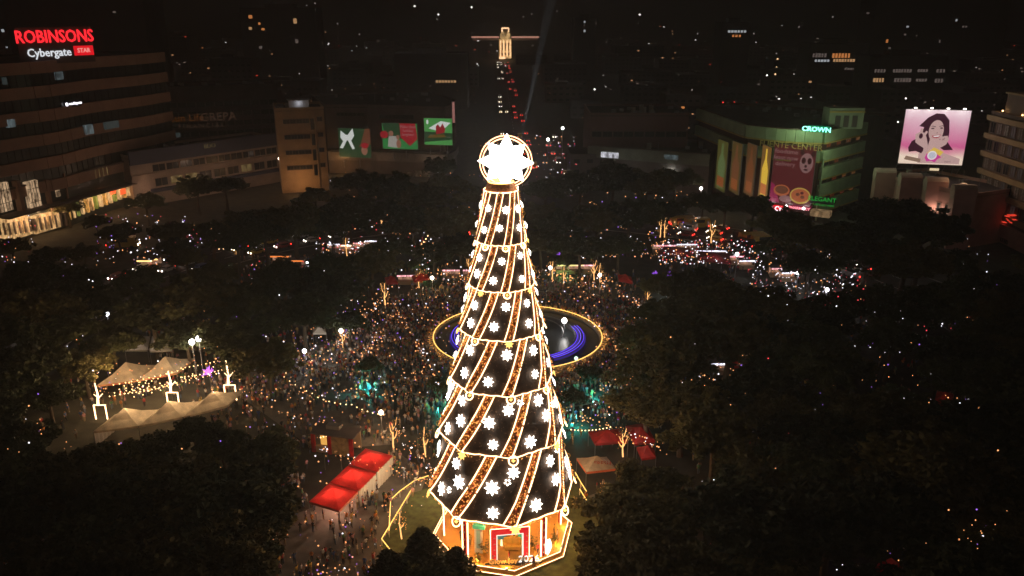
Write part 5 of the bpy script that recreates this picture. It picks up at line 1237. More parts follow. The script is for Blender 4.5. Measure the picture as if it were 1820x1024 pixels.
# ================================================================== LIGHT WRAPPED BARE TREES
def lit_tree_mesh(seed, hgt, fork):
    g = random.Random(seed); b = MB(); pts = [Vector((0, 0, 0))]
    for k in range(5): pts.append(pts[-1] + Vector((g.uniform(-.14, .14), g.uniform(-.1, .1), hgt / 5)))
    b.tube(pts, [.13, .12, .11, .1, .08, .05], 5)
    for q in range(fork):
        p = pts[2 + q % 3]; s = -1 if q % 2 else 1; b.tube([p, p + Vector((s * .35, .1, .4)), p + Vector((s * g.uniform(.5, .8), g.uniform(-.3, .3), g.uniform(1.0, 1.9)))], [.08, .07, .04], 5)
    return b
LITM = [lit_tree_mesh(s, h_, f).mesh('wrapped_trunk', emi('wrap_light', (1, .5, .17), 1.7)) for s, h_, f in ((1, 4.4, 3), (2, 4.8, 2), (3, 4.0, 4), (4, 5.2, 1))]
for k, (px, py, v, s, lb) in enumerate(((700, 800, 0, 1.05, 'forked trunk wrapped in lights behind the red tent row'), (757, 812, 3, 1, 'straight light wrapped trunk left of the lowest tree tier'), (714, 958, 3, .8, 'short thick light wrapped trunk on the lawn'), (684, 548, 1, 1.25, 'light wrapped trunk standing at the left crowd arc'), (610, 622, 0, 1, 'light wrapped trunk by the small white canopy'), (680, 410, 3, 1.3, 'light wrapped trunk in front of the mall'),
        (1107, 812, 2, 1.0, 'light wrapped trunk in front of the right red tents'), (1173, 422, 1, 1.2, 'left light wrapped trunk near the yellow vehicles'), (1181, 422, 3, 1.2, 'second light wrapped trunk near the yellow vehicles'), (1264, 432, 0, 1.25, 'light wrapped trunk above the right stalls'), (1002, 505, 3, .9, 'leaning light wrapped trunk right of the tree, inner one'), (981, 497, 1, 1, 'light wrapped trunk right of the tree under the lamp'), (1056, 498, 2, 1.1, 'cluster of light wrapped stems at the right rim'), (1066, 503, 3, 1, 'thin light wrapped trunk beside the stem cluster'),
        (1151, 540, 3, .8, 'short light wrapped trunk at the right crowd arc'), (1235, 630, 1, .9, 'light wrapped trunk in the dark park at right'), (1363, 548, 3, .9, 'light wrapped trunk left of the lit market'), (1522, 542, 0, .7, 'tiny light wrapped trunk beside the red canopies'), (1632, 545, 2, .9, 'v shaped light wrapped trunk deep in the right park'), (44, 812, 3, 1, 'light wrapped trunk at the left edge'), (18, 832, 0, .9, 'light wrapped branches at the far left edge'), (1085, 1022, 0, 1, 'light wrapped trunk at the bottom right of the stage'), (1073, 905, 3, .8, 'thin light wrapped trunk right of the cream canopy'),
        (745, 512, 2, .9, 'light wrapped branches under the far rim lamp'), (833, 486, 0, .9, 'light wrapped branches left of the third tier'), (617, 455, 3, 1, 'light wrapped trunk beside the white lit stalls'), (425, 470, 3, 1.1, 'thin strand of lights hanging on a trunk at left'), (1155, 740, 3, .8, 'thin string lit trunk among olive trees'))):
    q = U(px, py, 0); e = empty('light_wrapped_tree', q, lb, 'tree', rz=r6.uniform(-.3, .3)); put('wrapped_trunk', LITM[v], e, (0, 0, 0), 0, s)
    b = MB()
    for z in range(30): b.ball((r6.uniform(-1, 1) * s, r6.uniform(-.6, .6) * s, r6.uniform(1.5, 5) * s), .06, lo=True)
    b.build('twig_lights', E_bulbs, e, world=False, kind='stuff')
    b = MB()
    for z in range(7):
        a = r6.uniform(0, 6.28); b.tube([(0, 0, 3 * s), (math.cos(a) * .6, math.sin(a) * .6, 4.2 * s), (math.cos(a) * 1.3, math.sin(a) * 1.3, 5.2 * s)], [.05, .03, .01], 4)
    b.build('twigs', M_bark, e, world=False)

# ================================================================== STRING LIGHTS
def string(pts, n, label, sag=.4, mt=None, r_=.12, stuff=False, gr=None):
    e = empty('string_lights', (pts[0].x, pts[0].y, pts[0].z), label, 'string lights', gr)
    P = []
    for a, c in zip(pts[:-1], pts[1:]):
        for q in range(8): t = q / 8; P.append(a.lerp(c, t) - Vector((0, 0, sag * 4 * t * (1 - t))))
    P.append(pts[-1]); MB().tube(P, .025, 3).build('cable', M_wire, e)
    for k in range(n):
        t = (k + .5) / n * (len(P) - 1); i = int(t); p = P[i].lerp(P[min(i + 1, len(P) - 1)], t - i)
        MB().ball(p - Vector((0, 0, .12)), r_, lo=True).build('bulb', mt or E_bulb, e)
    return e
string([U(560, 703, 4.5), U(625, 718, 4.5), U(686, 736, 4.5)], 13, 'string of bulbs above the kiosk roof at left')
string([U(1012, 762, 4.2), U(1088, 757, 4.2)], 12, 'string of bulbs over the right red tents')
string([U(740, 447, 6), U(772, 398, 8)], 9, 'steep string of bulbs rising right of the mall trees', r_=.2)
string([U(672, 446, 5), U(740, 447, 5)], 6, 'level string of bulbs right of the white stalls', r_=.2)
string([U(385, 442, 5), U(440, 432, 5), U(495, 420, 5)], 14, 'string of bulbs over the left road stalls', r_=.16)
string([U(560, 700, 3), U(500, 665, 3.5), U(590, 618, 4)], 12, 'string of bulbs curving through the left crowd', r_=.1)
string([U(1214, 610, 4), U(1212, 665, 4), U(1217, 700, 4)], 10, 'drooping string of bulbs in the olive trees', r_=.1)
for k, (a, c) in enumerate((((190, 668), (316, 652)), ((196, 690), (330, 660)), ((230, 700), (390, 668)), ((318, 660), (412, 640)), ((318, 676), (404, 660)), ((210, 706), (300, 690)))):
    string([U(a[0], a[1] - 6, 3.2), U(c[0], c[1] - 6, 3.2)], 13, 'strand of warm bulbs ' + ('nearest the front tents', 'second from the lit rear tents', 'crossing the whole tent yard', 'right end at the back', 'right end in the middle', 'short one at the left front')[k] + ' in the tent yard', .2, r_=.13)
for k in range(9):
    x0 = 190 + 8 * k; y0 = 712 - 6 * (k % 5) + 2 * (k // 5)
    string([U(x0, y0 - 8, 3.0), U(x0 + 62 + 9 * k, y0 - 24 - 3 * k, 3.0)], 7, ('first', 'second', 'third', 'fourth', 'fifth', 'sixth', 'seventh', 'eighth', 'ninth')[k] + ' from left of the short bulb strands in the tent yard', .25, r_=.12, gr='short bulb strands over the tent yard')
b = MB(); ALB = []
for px0, py0, px1, py1, n_, mats in ((600, 610, 690, 520, 70, 0), (740, 480, 840, 500, 60, 0), (955, 485, 1090, 505, 80, 0), (1070, 500, 1170, 560, 50, 0), (380, 650, 600, 600, 50, 1), (1170, 425, 1330, 470, 110, 2), (1330, 440, 1540, 545, 170, 2), (1230, 570, 1345, 700, 60, 1), (170, 380, 330, 470, 50, 3), (330, 400, 500, 440, 60, 3), (560, 430, 670, 450, 40, 2), (600, 380, 860, 450, 60, 2), (0, 380, 60, 470, 20, 3), (1030, 420, 1180, 460, 50, 1), (1480, 600, 1720, 760, 46, 1), (1100, 540, 1350, 720, 40, 1), (1300, 500, 1800, 640, 50, 3), (1400, 780, 1800, 1020, 40, 1), (1660, 560, 1820, 760, 14, 3), (1690, 620, 1830, 730, 16, 2), (20, 740, 80, 830, 20, 1), (560, 740, 600, 780, 20, 1), (700, 760, 790, 860, 50, 0),
                                    (150, 960, 230, 1010, 16, 2), (560, 1000, 640, 1024, 10, 1), (1380, 690, 1480, 800, 24, 3), (1640, 930, 1760, 1010, 26, 1), (0, 560, 100, 760, 16, 1), (960, 240, 1030, 340, 40, 3), (840, 240, 1000, 340, 24, 1), (1220, 700, 1500, 1020, 34, 3), (620, 510, 800, 680, 110, 1), (420, 620, 700, 760, 60, 1), (1000, 640, 1120, 760, 40, 1), (850, 500, 1080, 550, 40, 1), (560, 760, 760, 900, 30, 1), (430, 900, 700, 1024, 34, 1), (560, 800, 790, 860, 70, 0), (1020, 740, 1190, 800, 60, 0), (430, 700, 760, 700, 60, 0), (640, 640, 700, 560, 50, 0), (1060, 700, 1200, 640, 40, 0), (160, 640, 430, 700, 40, 1), (700, 540, 780, 680, 60, 0), (1040, 560, 1120, 640, 50, 0), (860, 740, 1000, 540, 10, 0), (1060, 560, 1250, 760, 40, 1), (1120, 300, 1240, 420, 26, 1), (340, 540, 640, 700, 60, 1), (440, 460, 640, 560, 40, 3), (0, 440, 180, 640, 36, 3), (80, 780, 560, 1000, 30, 1), (960, 340, 1240, 460, 60, 1), (580, 300, 860, 400, 30, 1), (640, 400, 860, 480, 50, 2), (1540, 400, 1760, 600, 40, 3)):
    for k in range(int(n_ * (1 if mats == 0 else 2.2))):
        t = r6.random(); px = px0 + (px1 - px0) * t + r6.gauss(0, 5) if abs(py1 - py0) > 30 and px1 - px0 < 130 else r6.uniform(px0, px1); py = (py0 + (py1 - py0) * (px - px0) / (px1 - px0)) + r6.gauss(0, 6) if mats == 0 else r6.uniform(py0, py1)
        h = r6.uniform(1.2, 6 if mats == 0 else 2.3 if (mats == 1 and 400 < px < 1120) else 10.5); p = U(px, py, h); s = r6.choice((.06, .08, .1, .15)) * (.55 + p.y / 260)
        mi = (r6.choice((0, 0, 0, 0, 1)), r6.choice((0, 0, 0, 0, 0, 1, 3)), r6.choice((0, 1, 1, 2)), r6.choice((0, 1, 1, 2, 3)))[mats]
        b.ball(p, s, mi, lo=True)
        if h < 4 and r6.random() < .12: b.tube([p, (p.x, p.y, 0)], .03, 3, 4)
b.build('fairground_lights', [emi('fair_warm', (1, .4, .14), 2.0, False), emi('fair_white', (.95, .9, 1), 2.2, False), emi('fair_red', (1, .08, .1), 1.2, False), emi('fair_violet', (.45, .2, 1), 1.0, False), M_metal], kind='stuff')

# ================================================================== TENTS, STALLS, GATES
def tent(c4, eave, peak, mt, label, walls=(), valance=None, leg=True, name='canopy_tent', text=None, flat=.0, group=None):
    """c4 ground corners A B C D; pyramid roof, valance, four legs, optional side walls"""
    c4 = [Vector((p.x, p.y, 0)) for p in c4]; ctr = sum(c4, Vector()) / 4
    e = empty(name, ctr, label, 'tent', group)
    E_ = [p + Vector((0, 0, eave)) for p in c4]; pk = ctr + Vector((0, 0, peak)); b = MB()
    for i in range(4):
        a, c = E_[i], E_[(i + 1) % 4]; m1 = a.lerp(pk, .5) - Vector((0, 0, (peak - eave) * .13)); m2 = c.lerp(pk, .5) - Vector((0, 0, (peak - eave) * .13)); mm = (m1 + m2) / 2 - Vector((0, 0, .06))
        b.add([a, c, m2, mm, m1, pk, (a + c) / 2 - Vector((0, 0, .07))], [(0, 6, 3, 4), (6, 1, 2, 3), (4, 3, 5), (3, 2, 5)])
    b.build('roof', mt, e)
    b = MB()
    for i in range(4):
        a, c = E_[i], E_[(i + 1) % 4]; b.quad(a - Vector((0, 0, .35)), c - Vector((0, 0, .35)), c, a)
    b.build('valance', valance or mt, e)
    for p in c4 if leg else (): MB().tube([p, p + Vector((0, 0, eave))], .05, 5).build('leg', M_metal, e)
    for w_ in walls:
        a, c = c4[w_], c4[(w_ + 1) % 4]; n = 6; b = MB()
        for k in range(n):
            p, q = a.lerp(c, k / n), a.lerp(c, (k + 1) / n); m = (p + q) / 2; nn = (c - a).normalized().cross(Vector((0, 0, 1))) * .12
            b.quad(p, m + nn, m + nn + Vector((0, 0, eave - .1)), p + Vector((0, 0, eave - .1))); b.quad(m + nn, q, q + Vector((0, 0, eave - .1)), m + nn + Vector((0, 0, eave - .1)))
        b.build('side_wall', M_white, e)
    return e, c4
def g_(px, py, h=2.6): p = U(px, py, h); return Vector((p.x, p.y, 0))
A, B_, C_ = g_(549, 892), g_(602, 908), g_(699, 811); D_ = A + (C_ - B_)
for k in range(3):
    t0, t1 = k / 3 + .004, (k + 1) / 3 - .004
    e, c4 = tent([A.lerp(D_, t0), B_.lerp(C_, t0), B_.lerp(C_, t1), A.lerp(D_, t1)], 2.6 + .15 * (k == 2), 3.9, M_red, ('red canopy tent nearest the camera in the row of three', 'middle red canopy tent with a sagging roof in the row of three', 'farthest red canopy tent with a sharp peak in the row of three')[k], walls=(1,) if k else (), valance=mat('pink_valance', (.7, .25, .2), .7, .1), group='row of red tents left of the christmas tree')
    c = sum(c4, Vector()) / 4
    lamp('tent_light', c + Vector((0, 0, 2.2)), (1, .6, .4), 420, e, .2)
lamp('tent_row_fill', (B_ + C_) / 2 + Vector((5, 0, 5)), (1, .75, .5), 500, None, .4)['label'] = 'fill light added beside the red tents'  # added fill above the row to brighten the red canvas
dep6 = Vector((0.9, 6.5, 0))
P3 = [g_(172, 686), g_(243, 677), g_(314, 664)]
for k in range(2):
    e, c4 = tent([P3[k], P3[k + 1], P3[k + 1] + dep6, P3[k] + dep6], 2.7, 5.2, M_canvas, ('left bay of the cream rear tent, red lettering on its front edge', 'right bay of the big cream tent at the back of the yard')[k], valance=mat('orange_valance', (.6, .3, .15), .7, .1), group='cream tents round the light yard')
    d, n, L, a = nrm(P3[k], P3[k + 1]); letters('lettering', 'tent', mat('red_print', (.5, .06, .03), .7, .1), (P3[k] + P3[k + 1]) / 2 + n * .06 + Vector((0, 0, 2.5)), .5, a, e)
    lamp('tent_roof_fill', (P3[k] + P3[k + 1]) / 2 + n * 4.5 + Vector((0, 0, 6.5)), (1, .62, .3), 1500, e, .3)  # unseen light added to brighten the rear tent roofs
P4 = [g_(166, 768), g_(246, 758), g_(325, 742), g_(404, 722)]
for k in range(3):
    e, c4 = tent([P4[k], P4[k + 1], P4[k + 1] + dep6 * .85, P4[k] + dep6 * .85], 2.7, 4.9, M_canvas, ('left cream tent of the front row, white wall at its left side', 'middle cream tent of the front row behind the dark crowns', 'right cream tent of the front row with a yellow lit peak')[k], walls=(3,) if k == 0 else (), group='cream tents round the light yard')
    lamp('tent_roof_fill', (P4[k] + P4[k + 1]) / 2 + dep6 * .5 + Vector((0, 0, 6.2)), (1, .66, .34), 1000, e, .5)  # unseen light added above the front row roofs
for k, (px, py, s, lb) in enumerate(((181, 745, 1.0, 'glowing frame with a light trunk on top at the left end of the tent yard'), (309, 722, 1.0, 'glowing frame with a light trunk on top between the cream tents'), (411, 712, 1.15, 'tall glowing frame with light trunk at the right end of the tent yard'))):
    p = g_(px, py, 0); e = empty('glowing_gate', p, lb, 'gate')
    for s_ in (-1, 1): MB().tube([(s_ * .95, 0, 0), (s_ * .95, 0, 2.6 * s)], .12, 6).build('post_light', E_tube, e, world=False)
    MB().tube([(-.95, 0, 2.6 * s), (.95, 0, 2.6 * s)], .09, 6).build('top_light', E_tube, e, world=False)
    b = MB(); b.tube([(-.2, 0, 2.6 * s), (.05, 0, 4.6 * s), (-.1, 0, 6.6 * s)], [.22, .17, .09], 6); b.tube([(0, 0, 3.8 * s), (.9, 0, 4.7 * s)], [.09, .05], 5); b.tube([(0, 0, 4.0 * s), (-.6, 0, 4.6 * s)], [.08, .04], 5)
    b.build('light_trunk', E_tube, e, world=False); MB().box((0, .3, 2.45 * s), (1.9, .5, .12)).build('top_board', M_metal, e, world=False)
e, c4 = tent([g_(1042, 839), g_(1096, 833), g_(1078, 812), g_(1025, 814)], 2.6, 3.9, M_canvas, 'cream canopy tent with a red lettered edge right of the christmas tree', valance=mat('orange_red_valance', (.65, .15, .06), .7, .1))
c = sum(c4, Vector()) / 4; letters('printed_text', 'mix', mat('red_print', (.5, .06, .03)), c4[0].lerp(c4[1], .55) + Vector((0, .9, 3.15)), .9, 0, e, 0)
lamp('tent_light', c + Vector((-2, -3, 4.6)), (1, .7, .4), 110, e, .3)
for k, (q, lb) in enumerate(((((1058, 789), (1116, 784), (1100, 762), (1046, 767)), 'left red canopy tent right of the christmas tree'), (((1128, 789), (1165, 784), (1148, 752), (1112, 757)), 'right red canopy tent beside the light wrapped trunk'), (((1140, 815), (1166, 812), (1160, 790), (1132, 795)), 'small red canopy tent half hidden by olive trees'))):
    e, c4 = tent([g_(*p) for p in q], 2.6, 3.7, M_red, lb, group='red tents right of the christmas tree')
    lamp('tent_light', sum(c4, Vector()) / 4 + Vector((-1, -2.5, 4.5)), (1, .7, .6), 90, e, .3)
for k, (q, lb, mt, hz) in enumerate(((((556, 592), (580, 592), (578, 586), (556, 585)), 'small white canopy in the left crowd', M_white, 2.6), (((222, 622), (262, 622), (266, 598), (240, 596)), 'grey white canopy under the trees at left, left one', M_white, 2.6), (((266, 624), (306, 622), (302, 600), (270, 598)), 'grey white canopy under the trees at left, right one', M_white, 2.6),
                                  (((176, 548), (268, 548), (275, 516), (195, 510)), 'large dark roofed tent on the left by the road', M_roof, 4.5), (((686, 504), (708, 503), (702, 492), (684, 493)), 'small red canopy at the far left rim of the crowd', M_red, 2.6), (((735, 500), (765, 495), (760, 487), (732, 490)), 'dim red canopy left of the third tier', M_red, 2.6),
                                  (((1294, 640), (1326, 648), (1338, 622), (1308, 616)), 'dull red canopy in the dark park at right, upper', M_red, 3), (((1300, 676), (1334, 684), (1340, 656), (1306, 650)), 'dull red canopy in the dark park at right, lower', M_red, 3), (((1486, 536), (1510, 540), (1516, 524), (1492, 520)), 'bright red canopy in the lit market at right', M_red, 2.6), (((1660, 716), (1690, 722), (1696, 700), (1666, 694)), 'reddish canopy deep in the right park', M_red, 3),
                                  (((1170, 452), (1230, 456), (1226, 440), (1176, 438)), 'long maroon canopy over the right stalls', mat('maroon_canvas', (.25, .03, .04)), 3), (((1240, 462), (1300, 468), (1296, 450), (1240, 446)), 'second maroon canopy over the right stalls', MATS['maroon_canvas'], 3), (((1100, 498), (1125, 503), (1122, 492), (1098, 488)), 'small red canopy at the far right rim of the crowd', M_red, 2.6),
                                  (((1660, 985), (1700, 1000), (1716, 975), (1680, 965)), 'red canopy low at the bottom right under trees', M_red, 2.8), (((1555, 1010), (1600, 1020), (1606, 1002), (1565, 995)), 'red cloth canopy at the bottom edge right', M_red, 2.8))):
    e, c4 = tent([g_(p[0], p[1], hz) for p in q], hz, hz + 1.2, mt, lb); lamp('tent_light', sum(c4, Vector()) / 4 + Vector((0, -3, hz + 1.5)), (1, .75, .6), 30 if mt != M_roof else 12, e, .3)
def stall(px, py, w_, col, label):
    p = g_(px, py, 0); e = empty('market_stall', p, label, 'stall')
    MB().box((0, 0, .5), (w_, 1.2, 1.0)).build('counter', M_tan, e, world=False); MB().box((0, .2, 2.7), (w_ + .6, 2.4, .12)).build('roof', M_dark2, e, world=False)
    for s in (-1, 1):
        for y in (-.9, 1.2): MB().tube([(s * w_ / 2, y, 0), (s * w_ / 2, y, 2.7)], .05, 4).build('post', M_metal, e, world=False)
    MB().box((0, -1.02, 2.45), (w_, .08, .34)).build('strip_light', col, e, world=False); MB().box((0, 1.1, 1.6), (w_, .1, 1.6)).build('back_panel', lit_glass('stall_goods', (1, .55, .35), .5, 1.5), e, world=False)
SW, SP = lit_glass('stall_white', (.85, .85, 1), 4, 2.6), lit_glass('stall_pink', (1, .45, .5), 3, 2.6)
for a in ((600, 448, 5, SW, 'white lit stall left in the row before the mall trees'), (617, 450, 3, emi('stall_warm', (1, .6, .35), 3), 'warm lit narrow stall in the row before the mall trees'), (634, 446, 4, SP, 'pinkish lit stall in the row before the mall trees'), (654, 442, 5, SW, 'white lit stall right in the row before the mall trees'),
          (1180, 450, 6, SP, 'pinkish lit stall leftmost on the right road'), (1212, 448, 8, SW, 'bright white lit long stall on the right road'), (1262, 460, 8, SW, 'second bright white lit stall on the right road'), (1305, 470, 4, SP, 'small pink lit stall right of the long white stalls'), (1325, 478, 4, SW, 'white lit stall beside the vans on the right road'),
          (1400, 500, 4, SW, 'white lit market stall among the dark trees'), (1382, 492, 4, SP, 'pinkish market stall among the dark trees'), (1498, 536, 4, SP, 'pinkish market stall beside the red canopy'), (500, 470, 5, emi('stall_orange', (1, .25, .05), 1.2), 'orange lit stall at the left road edge'), (528, 478, 4, MATS['stall_orange'], 'smaller orange lit stall below the white lamp'),
          (262, 478, 4, emi('stall_gold', (1, .6, .2), 2.4), 'golden lit stall at the left road bend'), (275, 475, 3, MATS['stall_gold'], 'second golden lit stall at the left road bend'), (1275, 665, 3, SW, 'small white lit stall in the dark right park'), (1012, 486, 7, emi('stall_yellow', (1, .8, .3), 1.2), 'yellow lit stall at the far rim right of the tree'), (1040, 486, 5, SP, 'red lit stall at the far rim right of the tree'), (812, 495, 7, SP, 'lit stall at the far rim left of the tree'), (725, 505, 5, SP, 'pink lit stall at the far left rim'), (470, 422, 9, emi('stall_dimred', (1, .15, .12), .9), 'long dim red lit stall on the left road'), (1385, 384, 6, SW, 'white lit stall front of the green building')):
    stall(*a)
# kiosk left
p = g_(600, 800, 0); k_ = empty('kiosk', p, 'brown roofed kiosk with red posts and a yellow lit opening left of the red tents', 'kiosk', rz=R(-14))
MB().box((0, 0, 3.3), (7.2, 3.2, .2)).build('roof', M_dark2, k_, world=False); MB().box((-.6, .6, 3.75), (2.2, 1.2, .6)).build('roof_box', M_conc, k_, world=False)
for x in (-3.3, -.6, 3.0): MB().box((x, -1.3, 1.6), (.6, .35, 3.2)).build('red_post', M_red, k_, world=False)
MB().box((1.2, -1.2, 1.6), (3.0, .2, 3.2)).build('shutter', mat('ochre_board', (.3, .2, .08), .8, .3, 2), k_, world=False)
MB().box((-1.9, .3, 1.7), (2.0, .1, 2.6)).build('lit_back_wall', emi('kiosk_glow', (1, .5, .1), .8), k_, world=False); MB().box((-1.9, -1.1, .6), (2.1, .5, 1.1)).build('counter', M_tan, k_, world=False)
MB().box((-.0, 1.4, 1.6), (6.8, .15, 3.2)).build('back_wall', M_tan, k_, world=False)
for z in range(3): MB().ball((-2.4 + z * .5, -.6, 2.2 + .2 * z), .12, lo=True).build('bulb', E_bulb, k_, world=False)

# ================================================================== VEHICLES
def car_proto(name, label, col, L, W_, Hb, Hr, boxy):
    e = empty(name, (0, 0, -50), label, 'car'); b = MB()
    x0, x1 = -L / 2, L / 2; pr = [(x0, .3), (x1, .3), (x1, Hb * .8), (x1 - L * (.04 if boxy else .22), Hb), (x1 - L * (.1 if boxy else .34), Hr), (x0 + L * (.02 if boxy else .16), Hr), (x0 + (0 if boxy else L * .06), Hb), (x0, Hb * .9)]
    b.add([(x, -W_ / 2, z) for x, z in pr] + [(x, W_ / 2, z) for x, z in pr], [tuple(range(8)), tuple(range(8, 16))[::-1]] + [(i, 8 + i, 8 + (i + 1) % 8, (i + 1) % 8) for i in range(8)])
    put('body', b.mesh('body', col), e)
    zc = (Hb + Hr) / 2; hw = (Hr - Hb) * .6; sw = MB().box((0, 0, 0), (L * .5, .02, hw)).mesh('side_window', M_glass)
    for s in (-1, 1): put('side_window', sw, e, (-.05 * L, s * (W_ / 2 + .005), zc))
    xa = x1 - L * (.07 if boxy else .28); put('windscreen', MB().box((xa + .04, 0, zc), (.06, W_ * .8, hw)).mesh('windscreen', M_glass), e)
    wm = MB().tube([(0, -.1, 0), (0, .1, 0)], .32, 10).mesh('wheel', M_wire)
    for x in (-L * .3, L * .3):
        for s in (-1, 1): put('wheel', wm, e, (x, s * (W_ / 2 - .08), .32))
    hm = MB().box((0, 0, 0), (.16, .28, .26)).mesh('headlight', E_hl); tm = MB().box((0, 0, 0), (.16, .28, .26)).mesh('taillight', E_tl)
    for s in (-1, 1): put('headlight', hm, e, (x1 + .03, s * W_ * .36, .75)); put('taillight', tm, e, (x0 - .03, s * W_ * .38, .85))
    return e
E_hl = emi('car_head_light', (1, .86, .7), 12, False); E_tl = emi('car_tail_light', (1, .03, .02), 9, False)
cols = dict(white=(.6, .6, .6), silver=(.35, .36, .38), black=(.03, .03, .035), red=(.35, .03, .03), yellow=(.55, .38, .06), blue=(.04, .08, .25))
PROTO = {}
for cn, cc in cols.items():
    m = mat('car_paint_' + cn, cc, .35, .05, 2)
    PROTO[cn, 'car'] = car_proto('car', '', m, 4.4, 1.8, .95, 1.5, False); PROTO[cn, 'van'] = car_proto('van', '', m, 5.6, 2.1, 1.2, 2.4, True)
used = set(); cn_count = 0
def place_car(x, y, rz, where):
    k = (r6.choice(list(cols)), r6.choice(('car', 'car', 'van')))
    if k in used: e = copy_tree(PROTO[k])
    else: e = PROTO[k]; used.add(k)
    e.location = (x, y, .012); e.rotation_euler = (0, 0, rz); e['label'] = f'{k[0]} {k[1]} with lights on'; e['category'] = k[1]; e['group'] = 'vehicles ' + where
for lane in range(3):
    th = 0; r_ = RR0 + 3.4 + 6.6 * lane
    while th < 2 * PI:
        x, y = FC.x + r_ * math.sin(th), FC.y - r_ * math.cos(th); px, py = proj(x, y, 1)
        vis = (0 < px < 640 and 360 < py < 560) or (1100 < px < 1560 and 380 < py < 500) or (-60 < px < 300 and 540 <= py < 800)
        if y > 20 and vis and r6.random() < (.8 if py < 560 else .3): place_car(x, y, th + r6.uniform(-.04, .04), 'in the traffic on the ring road, ' + ('left side' if px < 700 else 'right side'))
        th += r6.uniform(6.5, 10) / r_
for s, dr, n_ in ((-1, -1, 58), (1, 1, 64)):
    y = 268
    while y < 1060:
        xc = 5 - 17 * (y - 262) / 808
        for ln in (2.6, 6.4):
            if r6.random() < (.22 if s < 0 else .36): place_car(xc + s * ln, y + r6.uniform(-2, 2), R(90 if s > 0 else -90) + R(1.2), 'on the boulevard behind the tree, ' + ('driving away' if s > 0 else 'coming closer'))
        y += r6.uniform(9, 14) * (1 + (y - 268) / 900)
for px, py in ((950, 300), (985, 245), (975, 260), (992, 290), (1005, 310), (1000, 330), (983, 275), (935, 385), (941, 386)):
    q = U(px, py, 0); place_car(q.x, q.y, r6.choice((R(90), R(-90), R(60))), 'in the side street right of the boulevard mouth')
for px, py in ((1214, 402), (1338, 432), (1240, 405), (1360, 436), (220, 440), (860, 420)):
    q = U(px, py, 0); e = copy_tree(PROTO['yellow', 'van']) if ('yellow', 'van') in used else PROTO['yellow', 'van']; used.add(('yellow', 'van'))
    e.location = (q.x, q.y, .012); e.rotation_euler = (0, 0, R(8)); tag(e, 'large yellow bus lit from outside ' + {1214: 'near the pair of light wrapped trunks', 1338: 'beside the small white stall at right', 1240: 'right of the pair of light wrapped trunks', 1360: 'farthest right on the ring road', 220: 'at the left road before the office tower', 860: 'behind the upper tiers on the left'}[px], 'bus', 'yellow buses on the ring road'); e.scale = (1.5, 1.2, 1.3)
for k, e in PROTO.items():
    if k not in used:
        for ch in KIDS.get(e.name, []): bpy.data.objects.remove(ch)
        bpy.data.objects.remove(e)

# ================================================================== PEOPLE
skin, hair = mat('skin', (.38, .2, .12), .6, .1, 3), mat('dark_hair', (.02, .015, .012), .5, 0)
shoe = mat('dark_shoes', (.04, .035, .035), .6, 0)
SH = dict(white=(.7, .68, .66), black=(.035, .035, .04), red=(.5, .04, .04), blue=(.08, .14, .35), pink=(.6, .3, .32), yellow=(.6, .42, .1), green=(.08, .22, .1), grey=(.28, .28, .29), cream=(.6, .5, .38), orange=(.6, .22, .05))
TRo = dict(dark=(.04, .04, .055), denim=(.1, .14, .22), khaki=(.3, .23, .14))
FM = {}
def fig(pose, sh, tr):
    k = (pose, sh, tr)
    if k not in FM:
        me = FIG_HI[pose].copy(); me.materials.clear()
        for m in (skin, hair, mat('shirt_' + sh, SH[sh], .8, .08, 4), mat('trousers_' + tr, TRo[tr], .85, .1, 4), shoe): me.materials.append(m)
        me.polygons.foreach_set('material_index', REG_HI[pose]); me.polygons.foreach_set('use_smooth', [True] * len(me.polygons)); me.update(); FM[k] = me
    return FM[k]
def in_poly(x, y, P):
    c = False; j = len(P) - 1
    for i in range(len(P)):
        if (P[i][1] > y) != (P[j][1] > y) and x < (P[j][0] - P[i][0]) * (y - P[i][1]) / (P[j][1] - P[i][1]) + P[i][0]: c = not c
        j = i
    return c
